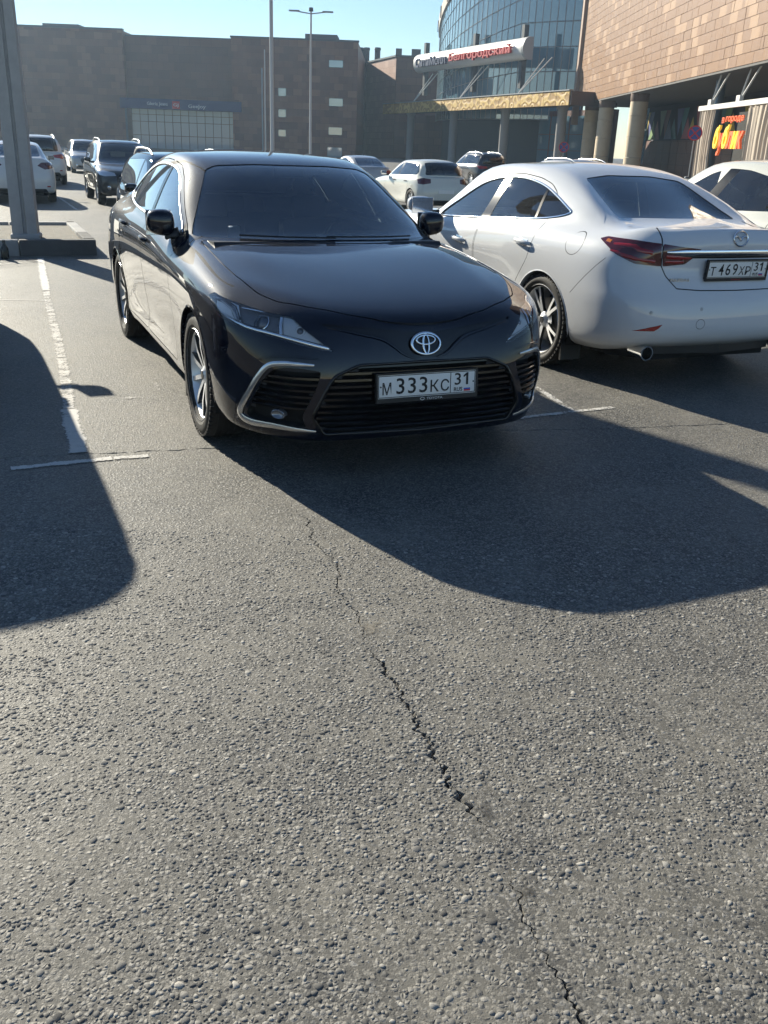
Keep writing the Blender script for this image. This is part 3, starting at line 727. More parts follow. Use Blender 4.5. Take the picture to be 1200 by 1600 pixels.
# ---------------------------------------------------------------- the black sedan in front
def toyota_badge(root, T, w=.150, h=.104):
    b = MB(); 
    def ell(cx, cy, a, c, r, n=36): b.tube([(cx + a * math.cos(t), cy + c * math.sin(t), 0) for t in [2 * math.pi * k / n for k in range(n)]], r, 6, T, closed=True, flat=.7)
    ell(0, 0, w / 2, h / 2, .0068); ell(0, h * .17, w * .33, h * .22, .0052); ell(0, -h * .02, w * .105, h * .45, .0052)
    o = b.build('emblem', CHROME, root, True, 60)
    k = MB(); k.lathe([(0, -.006), (1, -.006), (1, -.012)], 36, 'z', T @ Matrix.Diagonal((w / 2, h / 2, 1, 1))); k.build('emblem_backing', GLOSSBLK, o)
    return o
def build_camry(loc, rz):
    root = empty('sedan_car', loc, rz, 'black sedan facing the camera with silver curved bumper trim', 'car')
    PAINT = car_paint('black_paint', (.0030, .0048, .0125), 0., .5, .02, spec=.025)
    car = Car(CAMRY, root, 2); P = CAMRY
    # --- openings
    dlo = [(-.80, 1.000), (-1.10, 1.152), (-1.30, 1.252), (-1.50, 1.318), (-1.75, 1.347), (-2.05, 1.352), (-2.35, 1.330), (-2.60, 1.275), (-2.78, 1.195), (-2.85, 1.130), (-2.76, 1.088), (-2.50, 1.066), (-2.2, 1.049), (-1.6, 1.028), (-1.1, 1.012)]
    dlo2 = [tuple(v)[:2] for v in catmull([(x, z, 0) for x, z in dlo], 3, True)]
    ws = round_poly([(-.765, .996), (-.545, 1.346), (-.47, 1.370), (-.24, 1.383), (.24, 1.383), (.47, 1.370), (.545, 1.346), (.765, .996), (.4, 1.000), (-.4, 1.000)], .03, 3)
    bl = round_poly([(-.56, 1.36), (.56, 1.36), (.66, 1.105), (-.66, 1.105)], .05, 3)
    wsp = lambda c, n: n.x > .25 and c.x > -1.6 and c.z > .985 and c.x < -.3
    blp = lambda c, n: n.x < -.2 and c.x < -2.3 and c.z > 1.09
    holes = [(dlo2, SIDE, lambda c, n: n.y > .12 and c.z > .9), (dlo2, SIDE, lambda c, n: n.y < -.12 and c.z > .9), (ws, FRONT, wsp), (bl, FRONT, blp)]
    for sg in (-1, 1):
        for cx in (0, -2.825): holes.append((arch_poly(cx, .335, .40), SIDE, side_pred(sg)))
    grille = [(-.34, .572), (0, .576), (.34, .572), (.455, .524), (.49, .47), (.555, .327), (.50, .238), (0, .232), (-.50, .238), (-.555, .327), (-.49, .47), (-.455, .524)]
    fpred = lambda c, n: c.x > .3 and n.x > .1
    holes.append((grille, FRONT, fpred))
    vent = lambda sg: [(sg * y, z) for y, z in [(.515, .545), (.60, .556), (.67, .556), (.715, .540), (.755, .485), (.785, .40), (.803, .325), (.803, .292), (.775, .279), (.70, .283), (.575, .262), (.600, .330), (.535, .475)]]
    H3 = [(.30, .888, .806), (.34, .868, .826), (.53, .792, .802), (.66, .700, .783), (.765, .595, .772), (.918, .440, .634), (.90, .490, .640), (.79, .690, .684), (.655, .800, .704), (.48, .878, .742), (.40, .889, .775)]
    for sg in (-1, 1):
        holes.append((vent(sg), FRONT, fpred)); U = Vector((-.62, .7846 * sg, 0))
        holes.append((offset_poly([(Vector((x, sg * y, z)).dot(U), z) for x, y, z in H3], -.03), (U, Vector((0, 0, 1))), lambda c, n, sg=sg: c.y * sg > .25 and c.x > .15 and c.z > .5))
    car.inner_shell(P, holes)
    wsg = car.panel(ws, FRONT, wsp, 'windshield', glass_mat('windshield_glass', (.42, .50, .47)), root, gap=0, push=-.004)
    car.panel(bl, FRONT, blp, 'rear_window', GLASS, root, gap=0, push=-.004)
    # --- wheel openings
    for sg in (-1, 1):
        for cx in (0, -2.825):
            fs = car.knife(arch_poly(cx, .335, .372), SIDE, side_pred(sg)); bmesh.ops.delete(car.bm, geom=fs, context='FACES')
            arch_parts(car, cx, .335, .372, sg, PAINT, .915)
    # --- side glass and doors
    for sg in (-1, 1):
        sp = side_pred(sg); gp = lambda c, n, sg=sg: c.y * sg > .3 and n.y * sg > .12 and c.z > .9
        bf = [(-1.62, .95), (-1.60, 1.0), (-1.735, 1.40), (-1.80, 1.40), (-1.675, 1.0), (-1.68, .95)]
        bq = [(-2.60, .95), (-2.56, 1.05), (-2.655, 1.40), (-2.68, 1.40), (-2.60, 1.05), (-2.63, .95)]
        fs = car.knife(dlo2, SIDE, gp)
        nb_all = fs
        cutB = set(car.knife(bf, SIDE, gp)); cutQ = set(car.knife(bq, SIDE, gp))
        fs = car.knife(dlo2, SIDE, gp)
        def grp(f):
            x = f.calc_center_median().x; z = f.calc_center_median().z
            if f in cutB or f in cutQ: return 'p'
            return 'f' if x > -1.61 - (z - 1.0) * .34 else ('r' if x > -2.57 - (z - 1.05) * .26 else 'q')
        G = {}
        for f in fs: G.setdefault(grp(f), []).append(f)
        frontdoor = [(-.565, .285), (-.60, .55), (-.635, .80), (-.665, .975), (-.80, 1.050), (-1.10, 1.198), (-1.30, 1.292), (-1.50, 1.355), (-1.765, 1.382), (-1.64, 1.0), (-1.615, .80), (-1.60, .285)]
        reardoor = [(-1.612, .285), (-1.627, .80), (-1.652, 1.0), (-1.778, 1.383), (-2.05, 1.388), (-2.36, 1.368), (-2.56, 1.32), (-2.62, 1.22), (-2.64, 1.08), (-2.63, .95), (-2.56, .80), (-2.44, .62), (-2.405, .48), (-2.395, .285)]
        glasses = [(k, car.split(g_)) for k in G for g_ in (islands(G[k]) if k == 'p' else [G[k]]) if len(g_) > 1 or k != 'p']
        doors = {}
        for k, poly in (('f', frontdoor), ('r', reardoor)):
            pg = round_poly(poly, .04, 2)
            d = car.panel(pg, SIDE, sp, 'door', PAINT, root, gap=.005)
            doors[k] = d
            hx = -1.50 if k == 'f' else -2.36; hz = .893 if k == 'f' else .925
            # pull handle standing off the skin, with a dark cup behind it
            pts = []
            for i in range(9):
                t = i / 8; c, n = car.snap((hx + .105 - .21 * t, sg * .9, hz + .006 * math.sin(math.pi * t)), .006 + .030 * math.sin(math.pi * t) ** .6); pts.append((c, n))
            MB().tube([p for p, n in pts], .0135, 8, flat=.55, nrm=[n for p, n in pts]).build('door_handle', PAINT, d, True, 50)
            c, n = car.snap((hx, sg * .9, hz), .0015)
            car.trim([(hx + .05, sg * .9, hz - .004), (hx, sg * .9, hz - .008), (hx - .05, sg * .9, hz - .004)], .022, 'handle_cup', GLOSSBLK, d, 4, 0.0, .12)
        for k, nb in glasses:
            if k == 'p': car.finish(nb, 'pillar_trim', GLOSSBLK, root, -.001)
            elif k == 'q': car.finish(nb, 'quarter_window', GLASS, root, -.004)
            else: car.finish(nb, 'door_window', GLASS, doors[k], -.004)
        # chrome line round the side windows
        loop = [(x, sg * .75, z) for x, z in dlo2]; 
        C = []; N = []
        for x, z in dlo2:
            h, n = car.shoot((x, sg * 1.5, z), (0, -sg, 0), .002); C.append(h); N.append(n)
        MB().tube(C, .0085, 6, closed=True, flat=.6, nrm=N).build('window_trim', SATIN, root, True, 50)
        mirror_cap(root, (-.84, sg * .80, 1.0), (-.88, sg * .895, 1.045), (.15, .19, .20), PAINT, sg)
    # --- hood as a panel of its own, fender seam along its edge
    hood = [(-.335, .0), (-.362, .30), (-.455, .58), (-.545, .735), (-.30, .748), (0, .752), (.25, .742), (.42, .722), (.530, .700), (.655, .640), (.765, .525), (.855, .36), (.912, .18), (.926, 0)]
    hp = round_poly(hood[1:-1] + [(.925, .06), (.925, -.06)] + [(x, -y) for x, y in hood[1:-1][::-1]] + [(-.335, -.06), (-.335, .06)], .03, 2)
    car.panel(hp, TOP, lambda c, n: n.z > .10 and c.x > -.6 and c.z > .66, 'hood', PAINT, root, gap=.006)
    # crease lines pressed in the hood are part of the cage; wiper cowl below the glass
    MB().prism([(-.33, .965), (-.36, .990), (-.60, .980), (-.60, .95)], 'y', -.70, .70).build('wiper_cowl', BLACKPL, root)
    for (y0, y1) in ((.55, -.03), (.02, -.52)):
        w = MB(); pts = []
        for i in range(9):
            t = i / 8; y = y0 + (y1 - y0) * t; c, n = car.shoot((2, y, 1.001 + .006 * t), (-1, 0, 0), .010); 
            if c: pts.append(c)
        if len(pts) > 3:
            w.tube(pts, .005, 6); w.build('wiper', BLACKPL, root, True)
    # --- front end
    slot = [(-.50, .752), (-.29, .734), (-.10, .712), (0, .708), (.10, .712), (.29, .734), (.50, .752), (.49, .741), (.35, .718), (.215, .688), (.155, .650), (.105, .612), (.05, .594), (-.05, .594), (-.105, .612), (-.155, .650), (-.215, .688), (-.35, .718), (-.49, .741)]
    car.pocket(slot, FRONT, lambda c, n: c.x > .6, .009, 'upper_grille_slot', GLOSSBLK, root)
    for sg in (-1, 1):                        # raised edges that run from the lamps down to the badge
        pts = [car.shoot((2, sg * y, z), (-1, 0, 0), .002)[0] for y, z in ((.47, .737), (.35, .712), (.225, .684), (.165, .650), (.115, .612), (.055, .590))]
        car.trim(pts, [.004, .007, .008, .008, .006, .004], 'nose_ridge', PAINT, root, 5, .002, .7)
        pts = [car.shoot((2, sg * y, z), (-1, 0, 0), .002)[0] for y, z in ((.52, .600), (.60, .606), (.69, .604), (.765, .575))]
        car.trim(pts, [.003, .006, .006, .003], 'bumper_ridge', PAINT, root, 5, .001, .7)
    g = car.pocket(round_poly(grille, .02, 2), FRONT, fpred, .055, 'grille', UNDER, root)
    for k in range(11):                       # grille slats
        z = .258 + k * .0305; ym = float(np.interp(z, [.238, .327, .47, .524, .572], [.495, .548, .484, .447, .335])) - .006
        pts = [(None)] ; C = []; N = []
        for i in range(25):
            y = -ym + 2 * ym * i / 24; c, n = car.shoot((2, y, z), (-1, 0, 0), -.016)
            C.append(c); N.append(n)
        MB().tube(C, .0105, 6, flat=.8, nrm=N).build('grille_slat', GLOSSBLK, g, True, 50)
    C = []; N = []
    for y, z in round_poly(grille, .02, 3):
        c, n = car.shoot((2, y, z), (-1, 0, 0), .001); C.append(c); N.append(n)
    MB().tube(C, .0075, 6, closed=True, flat=.6, nrm=N).build('grille_surround', GLOSSBLK, g, True, 50)
    for sg in (-1, 1):
        vp = round_poly(vent(sg), .015, 2)
        v = car.pocket(vp, FRONT, fpred, .050, 'side_intake', UNDER, root)
        for k in range(7):
            z = .335 + k * .029
            ys = [p for p in np.linspace(.5, .82, 65) if in_poly((sg * p, z), vent(sg))]
            if len(ys) < 4 or (k == 0): continue
            C = []; N = []
            for y in np.linspace(min(ys) - .004, max(ys) + .004, 12):
                c, n = car.shoot((2, sg * y, z), (-1, 0, 0), -.014); C.append(c); N.append(n)
            MB().tube(C, .0095, 6, flat=.8, nrm=N).build('intake_slat', GLOSSBLK, v, True, 50)
        # silver C-shaped trim
        pts = []
        for y, z in [(.545, .574), (.62, .576), (.675, .574), (.728, .556), (.768, .495), (.800, .41), (.822, .33), (.822, .288), (.790, .266), (.71, .270), (.62, .263), (.535, .256)]:
            c, n = car.shoot((2, sg * y, z), (-1, 0, 0), .003); pts.append(c)
        car.trim(pts, [.005, .0095, .012, .013, .014, .015, .017, .019, .019, .017, .014, .011, .006], 'intake_trim', SATIN, v, 5, .003, .45, sides=8)
        # fog lamp
        c, n = car.shoot((2, sg * .700, .325), (-1, 0, 0), -.012); q = n.to_track_quat('Z', 'Y').to_matrix().to_4x4(); T = Matrix.Translation(c) @ q
        fl = MB().lathe([(0, -.012), (.012, -.010), (.022, -.002), (.027, .004), (.030, .002), (.032, -.02)], 20, 'z', T @ Matrix.Diagonal((1.25, .8, 1, 1))).build('fog_lamp', mat('fog_glass', (.20, .21, .23), .08, .5, coat=1.), v, True, 40)
        # --- headlight
        h3 = H3
        U = Vector((-.62, .7846 * sg, 0)); W = Vector((0, 0, 1)); hax = (U, W)
        hpred = lambda c, n, sg=sg: c.y * sg > .25 and c.x > .15 and c.z > .55
        h2 = [(Vector((x, sg * y, z)).dot(U), z) for x, y, z in h3]
        h2 = round_poly(h2, .012, 2)
        fs = car.knife(h2, hax, hpred)
        nb = car.split(fs)
        lens = nb.copy()
        hl = None
        ly = nb.verts.layers.float_vector['n0']
        be = [e for e in nb.edges if e.is_boundary]
        for vv in nb.verts: vv.co -= vv[ly].normalized() * .026
        r = bmesh.ops.extrude_edge_only(nb, edges=be)
        for gg in r['geom']:
            if isinstance(gg, bmesh.types.BMVert): gg.co += gg[ly].normalized() * .0245
        me = bpy.data.meshes.new('headlight'); nb.to_mesh(me); nb.free()
        hl = obj_from_mesh('headlight', me, mat('lamp_housing', (.15, .155, .165), .2, .3), root, True, 40)
        car.finish(lens, 'lens', LENS, hl, -.001)
        def hp3(a, off): 
            c, n = car.snap((a[0], sg * a[1], a[2]), off); return c, n
        def band(name, pts, r, off, m=CHROME, flat=.45):
            L = [hp3(p, off) for p in pts]; MB().tube([c for c, n in L], r, 6, flat=flat, nrm=[n for c, n in L]).build(name, m, hl, True, 50)
        low = [(.42, .882, .765), (.50, .870, .748), (.655, .795, .716), (.79, .685, .697), (.865, .56, .664), (.905, .470, .644)]
        band('light_blade', catmull(low, 3), .010, -.008)
        band('light_blade', [(.33, .872, .812), (.44, .838, .800), (.52, .812, .770), (.60, .812, .725)], .016, -.012, LAMPREF)
        band('light_blade', [(.745, .650, .770), (.775, .665, .735), (.80, .672, .700)], .011, -.009)
        band('light_blade', [(.56, .785, .790), (.66, .70, .776), (.75, .61, .766)], .004, -.008)
        LW = mat('lamp_white', (.93, .94, .95), .3, 0.)
        def sheet(name, top, bot, off, m, k=5):   # a reflector surface stretched between two edges, following the lamp
            V = []; F = []; n_ = len(top)
            for tpt, bpt in zip(top, bot):
                for q in range(k):
                    w_ = q / (k - 1); V.append(hp3([tpt[i] * (1 - w_) + bpt[i] * w_ for i in range(3)], off - .004 * math.sin(math.pi * w_))[0])
            for i in range(n_ - 1):
                for q in range(k - 1): F.append((i * k + q, i * k + q + 1, i * k + k + q + 1, i * k + k + q))
            pydata(name, V, F, m, hl, True)
        sheet('side_reflector', catmull([(.345, .868, .820), (.44, .838, .806), (.53, .795, .797)], 3), catmull([(.43, .882, .770), (.52, .862, .745), (.63, .812, .722)], 3), -.011, LW)
        sheet('turn_reflector', catmull([(.745, .640, .768), (.775, .588, .764), (.83, .528, .712), (.89, .470, .655)], 3), catmull([(.805, .660, .702), (.845, .592, .682), (.87, .545, .668), (.897, .482, .650)], 3), -.013, mat('lamp_grey', (.66, .68, .70), .25, .1))
        for pos, rr in (((.690, .728, .738), .033), ((.830, .585, .716), .022)):   # projector and reflector bowls
            c, n = hp3(pos, -.022); q = n.to_track_quat('Z', 'Y').to_matrix().to_4x4(); T = Matrix.Translation(c) @ q
            MB().lathe([(0, .012), (rr * .5, .010), (rr * .85, .002), (rr, -.004)], 20, 'z', T).build('projector', mat('projector_glass', (.10, .11, .13), .05, .3, coat=1.), hl, True, 60)
            MB().lathe([(rr, -.004), (rr * 1.12, .006), (rr * 1.22, .004), (rr * 1.24, -.01)], 24, 'z', T).build('projector_ring', LAMPREF, hl, True, 40)
        # turn lamp facets
        for k in range(0):
            c, n = hp3((.79 + .028 * k, .60 - .035 * k, .735 - .012 * k), -.022); MB().box(c, (.02, .018, .03), bev=.004).build('reflector_facet', LAMPREF, hl)
    c, n = car.shoot((2, 0, .658), (-1, 0, 0)); 
    T = Matrix.Translation(c + Vector((.006, 0, 0))) @ Matrix.Rotation(R(90), 4, 'Z') @ Matrix.Rotation(R(90) - R(18), 4, 'X')
    toyota_badge(root, T)
    pl, T = plate(root, (.994, 0, .470), R(90), 'М333КС', '31', tilt=R(4))
    obj_from_mesh('frame_lettering', fit_mesh(text_mesh('TOYOTA', 1., 0), .085, .011, T @ Matrix.Translation((.035, -.066, .0128))), PLATEW, pl, False)
    MB().tube([(.0105 * math.cos(t) - .03, .0065 * math.sin(t) - .066, .0128) for t in [2 * math.pi * k / 16 for k in range(16)]], .0012, 5, T, closed=True).build('frame_lettering', PLATEW, pl)
    # --- tail, underside, cabin
    for sg in (-1, 1):
        U = Vector((.62, .7846 * sg, 0)); t3 = [(-3.45, .86, .93), (-3.68, .79, .99), (-3.80, .58, 1.0), (-3.86, .42, .93), (-3.80, .60, .86), (-3.66, .80, .84)]
        tp = [(Vector((x, sg * y, z)).dot(U), z) for x, y, z in t3]
        car.panel(tp, (U, Vector((0, 0, 1))), lambda c, n, sg=sg: c.y * sg > .2 and c.x < -3.2, 'tail_light', REDLENS, root, gap=0., push=.002)
    car.body(PAINT)
    MB().prism([(.80, -.45), (.80, .45), (.55, .70), (-3.5, .72), (-3.7, .4), (-3.7, -.4), (-3.5, -.72), (.55, -.70)], 'z', .185, .23).build('underbody', UNDER, root)
    interior(root, -.82, .985, .70, [(-1.55, .37), (-1.55, -.37)], -2.45)
    MB().box((-.62, -.52, 1.02), (.05, .07, .07), bev=.012).build('dash_ornament', PLATEW, root)
    MB().box((-.55, .10, 1.00), (.14, .22, .004)).build('paper_slip', PLATEW, root)
    MB().box((-1.20, 0, 1.335), (.03, .20, .06), bev=.01).build('cabin_mirror', BLACKPL, root)
    for sg in (-1, 1):
        for x in (0, -2.825): wheel(root, x, sg * .792, .335, sg, style='ten')
    for sg in (-1, 1):
        for x in (-.385, -3.20): MB().prism([(x, .12), (x + .005, .34), (x - .015, .34), (x - .02, .12)], 'y', sg * .70, sg * .885).build('mud_flap', BLACKPL, root)
    MB().prism([(-2.95, 1.425 - .07), (-3.02, 1.40), (-3.10, 1.345), (-3.04, 1.33)], 'y', -.012, .012).build('roof_antenna', PAINT, root)
    return root
# ---------------------------------------------------------------- the white sedan beside it, seen from behind
def build_mazda(loc, rz):
    root = empty('sedan_car', loc, rz, 'white sedan seen from behind with dark red wraparound tail lights', 'car')
    PAINT = car_paint('pearl_white_paint', (.60, .61, .625), 0., .42, .09); P = MAZDA
    car = Car(P, root, 2)
    dlo = [(-.88, .962), (-1.12, 1.095), (-1.32, 1.200), (-1.50, 1.272), (-1.75, 1.315), (-2.02, 1.325), (-2.25, 1.305), (-2.45, 1.264), (-2.64, 1.205), (-2.80, 1.148), (-2.865, 1.118), (-2.78, 1.085), (-2.56, 1.052), (-2.2, 1.026), (-1.7, .992), (-1.2, .965)]
    dlo2 = [tuple(v)[:2] for v in catmull([(x, z, 0) for x, z in dlo], 3, True)]
    ws = round_poly([(-.75, .975), (-.545, 1.365), (.545, 1.365), (.75, .975)], .04, 3)
    bl = round_poly([(-.445, 1.345), (-.2, 1.372), (.2, 1.372), (.445, 1.345), (.535, 1.098), (.3, 1.104), (-.3, 1.104), (-.535, 1.098)], .03, 3)
    wsp = lambda c, n: n.x > .25 and -1.6 < c.x < -.3 and c.z > .96
    blp = lambda c, n: n.x < -.2 and -3.5 < c.x < -2.2 and c.z > 1.08
    holes = [(dlo2, SIDE, lambda c, n: n.y > .12 and c.z > .9), (dlo2, SIDE, lambda c, n: n.y < -.12 and c.z > .9), (ws, FRONT, wsp), (bl, FRONT, blp)]
    for sg in (-1, 1):
        for cx in (0, -2.83): holes.append((arch_poly(cx, .335, .40), SIDE, side_pred(sg)))
    car.inner_shell(P, holes)
    car.panel(ws, FRONT, wsp, 'windshield', GLASS, root, gap=0, push=-.004)
    car.panel(bl, FRONT, blp, 'rear_window', glass_mat('rear_glass', (.52, .60, .57)), root, gap=0, push=-.004)
    for sg in (-1, 1):
        for cx in (0, -2.83):
            fs = car.knife(arch_poly(cx, .335, .375), SIDE, side_pred(sg)); bmesh.ops.delete(car.bm, geom=fs, context='FACES')
            arch_parts(car, cx, .335, .375, sg, PAINT, .912)
    for sg in (-1, 1):
        sp = side_pred(sg); gp = lambda c, n, sg=sg: c.y * sg > .3 and n.y * sg > .12 and c.z > .9
        bf = [(-1.665, .90), (-1.68, .98), (-1.80, 1.40), (-1.90, 1.40), (-1.83, 1.0), (-1.82, .90)]
        bq = [(-2.49, .95), (-2.485, 1.04), (-2.40, 1.40), (-2.43, 1.40), (-2.515, 1.04), (-2.52, .95)]
        car.knife(dlo2, SIDE, gp); cutB = set(car.knife(bf, SIDE, gp)); cutQ = set(car.knife(bq, SIDE, gp)); fs = car.knife(dlo2, SIDE, gp)
        G = {}
        for f in fs:
            c = f.calc_center_median()
            k = 'p' if (f in cutB or f in cutQ) else ('f' if c.x > -1.75 - (c.z - 1.0) * .2 else ('r' if c.x > -2.50 + (c.z - 1.04) * .25 else 'q'))
            G.setdefault(k, []).append(f)
        glasses = [(k, car.split(g_)) for k in G for g_ in (islands(G[k]) if k == 'p' else [G[k]]) if len(g_) > 1 or k != 'p']
        fd = [(-.585, .285), (-.62, .55), (-.66, .80), (-.70, .93), (-.84, .995), (-1.10, 1.135), (-1.30, 1.238), (-1.50, 1.312), (-1.83, 1.352), (-1.765, 1.0), (-1.735, .80), (-1.71, .285)]
        rd = [(-1.722, .285), (-1.747, .80), (-1.777, 1.0), (-1.842, 1.353), (-2.05, 1.356), (-2.28, 1.336), (-2.46, 1.298), (-2.60, 1.235), (-2.66, 1.12), (-2.665, .95), (-2.62, .77), (-2.45, .56), (-2.425, .45), (-2.42, .285)]
        doors = {}
        for k, poly in (('f', fd), ('r', rd)):
            d = car.panel(round_poly(poly, .04, 2), SIDE, sp, 'door', PAINT, root, gap=.0055); doors[k] = d
            hx, hz = (-1.47, .800) if k == 'f' else (-2.53, .880)
            pts = []
            for i in range(9):
                t = i / 8; c, n = car.snap((hx + .115 - .23 * t, sg * .92, hz + .004 - .010 * t), .006 + .030 * math.sin(math.pi * t) ** .6); pts.append((c, n))
            MB().tube([p for p, n in pts], .015, 8, flat=.6, nrm=[n for p, n in pts]).build('door_handle', PAINT, d, True, 50)
            car.trim([(hx + .06, sg * .92, hz + .004), (hx, sg * .92, hz - .002), (hx - .06, sg * .92, hz - .004)], .028, 'handle_cup', SATIN, d, 4, 0., .10)
        for k, nb in glasses:
            if k == 'p': car.finish(nb, 'pillar_trim', GLOSSBLK, root, -.001)
            elif k == 'q': car.finish(nb, 'quarter_window', GLASS, root, -.004)
            else: car.finish(nb, 'door_window', GLASS, doors[k], -.004)
        C = []; N = []
        for x, z in dlo2:
            h, n = car.shoot((x, sg * 1.5, z), (0, -sg, 0), .002); C.append(h); N.append(n)
        MB().tube(C, .009, 6, closed=True, flat=.6, nrm=N).build('window_trim', CHROME, root, True, 50)
        mirror_cap(root, (-.84, sg * .80, .965), (-.80, sg * .99, 1.03), (.18, .26, .19), PAINT, sg)
        # bumper to quarter panel joint
        car.seam([(-3.215, .600), (-3.36, .74), (-3.50, .872)], SIDE, sp)
        # tail light, outer piece and lid piece
        U = Vector((.66, .7513 * sg, 0)); ax = (U, Vector((0, 0, 1))); tpred = lambda c, n, sg=sg: c.y * sg > .2 and c.x < -3.2 and c.z < 1.06 and n.x < .25
        o3 = [(-3.365, .810, .985), (-3.42, .785, 1.002), (-3.60, .70, .998), (-3.745, .592, .986), (-3.757, .586, .843), (-3.68, .740, .852), (-3.562, .815, .902)]
        i3 = [(-3.748, .580, .985), (-3.79, .45, .970), (-3.814, .31, .956), (-3.80, .40, .938), (-3.775, .545, .932), (-3.805, .345, .915), (-3.79, .42, .858), (-3.76, .575, .843)]
        for poly in (o3, i3):
            tp = round_poly([(Vector((x, sg * y, z)).dot(U), z) for x, y, z in poly], .008, 2)
            fs = car.knife(tp, ax, tpred)
            if not fs: print('no tail'); continue
            nb = car.split(fs); tl = car.finish(nb, 'tail_light', DKRED, root, .003)
            if poly is o3:
                car.trim([(-3.50, sg * .775, .945), (-3.62, sg * .70, .930), (-3.70, sg * .63, .922)], [.008, .016, .012], 'light_band', REDLENS, tl, 4, .003, .25)
                car.trim([(-3.50, sg * .79, .905), (-3.62, sg * .735, .885), (-3.73, sg * .62, .872)], [.006, .013, .010], 'light_band', REDLENS, tl, 4, .003, .25)
                car.trim([(-3.43, sg * .79, .972), (-3.47, sg * .78, .962)], .012, 'light_band', AMBER, tl, 3, .003, .25)
            else:
                car.trim([(-3.77, sg * .56, .905), (-3.78, sg * .47, .902), (-3.80, sg * .38, .900)], [.010, .013, .006], 'light_band', REDLENS, tl, 4, .003, .25)
                car.trim([(-3.77, sg * .56, .872), (-3.785, sg * .47, .872), (-3.80, sg * .43, .872)], [.007, .009, .004], 'light_band', REDLENS, tl, 4, .003, .25)
        # bumper reflector, exhaust tip, sensors
        r3 = [(.750, .424), (.66, .452), (.580, .474), (.60, .448), (.628, .428)]
        car.panel([(sg * y, z) for y, z in r3], FRONT, lambda c, n: c.x < -3.3 and n.x < -.1, 'reflector', REDLENS, root, gap=0, push=.002)
        e = MB(); e.lathe([(.038, .16), (.046, .02), (.050, 0), (.050, -.006), (.043, -.006), (.040, .02), (.038, .15)], 28, 'x', Matrix.Translation((-3.80, sg * .635, .272)))
        ex = e.build('exhaust_tip', CHROME, root, True, 40); MB().lathe([(0, .06), (.040, .06)], 20, 'x', Matrix.Translation((-3.80, sg * .635, .272))).build('exhaust_bore', UNDER, ex)
        for y, z in ((.66, .55), (.30, .575)):
            c, n = car.shoot((-6, sg * y, z), (1, 0, 0), .001); T = Matrix.Translation(c) @ n.to_track_quat('Z', 'Y').to_matrix().to_4x4()
            MB().lathe([(0, .002), (.011, .0015), (.012, 0)], 14, 'z', T).build('parking_sensor', mat('sensor_grey', (.42, .41, .40), .5), root, True)
    # fuel door (right-hand traffic: on the left flank)
    car.panel([(-3.15 + .092 * math.cos(t), .932 + .080 * math.sin(t)) for t in [2 * math.pi * k / 32 for k in range(32)]], SIDE, side_pred(1), 'fuel_door', PAINT, root, gap=.004)
    tow = [(.30 + .036 * math.cos(t), .475 + .034 * math.sin(t)) for t in [2 * math.pi * k / 20 for k in range(20)]]
    car.panel(tow, FRONT, lambda c, n: c.x < -3.3 and n.x < -.1, 'tow_cover', PAINT, root, gap=.003)
    lid = [(.545, 1.2), (.580, 1.02), (.592, .99), (.585, .845), (.552, .78), (.48, .700), (.30, .688), (0, .685)]
    lid = lid + [(-y, z) for y, z in lid[::-1][1:]]
    lidp = car.panel(lid, FRONT, lambda c, n: c.x < -3.27 and c.z > .5 and n.x < .35, 'trunk_lid', PAINT, root, gap=.007)
    bar = []
    for y in np.linspace(-.56, .56, 27):
        c, n = car.shoot((-6, y, .936 - .004 * abs(y)), (1, 0, 0), .004); bar.append((c, n))
    rr = [.006 + .013 * min(1, (1 - abs(t)) * 5) for t in np.linspace(-1, 1, 27)]
    MB().tube([c for c, n in bar], rr, 8, flat=.55, nrm=[n for c, n in bar]).build('chrome_bar', CHROME, lidp, True, 50)
    lip = []
    for y in np.linspace(-.50, .50, 21):
        c, n = car.shoot((-6, y, .908), (1, 0, 0), .0); lip.append((c, n))
    MB().tube([c for c, n in lip], .012, 6, flat=.4, nrm=[n for c, n in lip]).build('lid_handle_recess', BLACKPL, lidp, True, 50)
    c, n = car.shoot((-6, 0, 1.022), (1, 0, 0), .004); T = Matrix.Translation(c) @ Matrix.Rotation(R(-90), 4, 'Z') @ Matrix.Rotation(R(90) - R(14), 4, 'X')
    b = MB(); N = 40
    b.tube([(.060 * math.cos(2 * math.pi * k / N), .048 * math.sin(2 * math.pi * k / N), 0) for k in range(N)], .006, 6, T, closed=True)
    b.tube(catmull([(-.056, .012, 0), (-.03, .014, 0), (-.012, .004, 0), (0, -.012, 0), (.012, .004, 0), (.03, .014, 0), (.056, .012, 0)], 4), [.003] + [.006] * 23 + [.003], 6, T)
    b.build('emblem', CHROME, lidp, True, 60)
    obj_from_mesh('badge_lettering', fit_mesh(text_mesh('MAZDA6', 1., .004, 1.1), .145, .020, Matrix.Translation(car.shoot((-6, .45, .757), (1, 0, 0), .003)[0]) @ Matrix.Rotation(R(-90) - .13, 4, 'Z') @ Matrix.Rotation(R(90), 4, 'X')), SATIN, lidp, False)
    pl, T = plate(root, (-3.836, 0, .826), R(-90), 'Т469ХР', '31', tilt=R(-4))
    obj_from_mesh('frame_lettering', fit_mesh(text_mesh('РИНГ', 1., 0), .085, .013, T @ Matrix.Translation((0, -.067, .0128))), mat('frame_red', (.35, .03, .03), .5), pl, False)
    car.body(PAINT)
    MB().prism([(.75, -.45), (.75, .45), (.5, .70), (-3.45, .72), (-3.70, .5), (-3.70, -.5), (-3.45, -.72), (.5, -.70)], 'z', .20, .25).build('underbody', UNDER, root)
    MB().prism([(-3.50, .70), (-3.72, .52), (-3.80, 0), (-3.72, -.52), (-3.50, -.70)], 'z', .245, .345).build('rear_valance', BLACKPL, root)
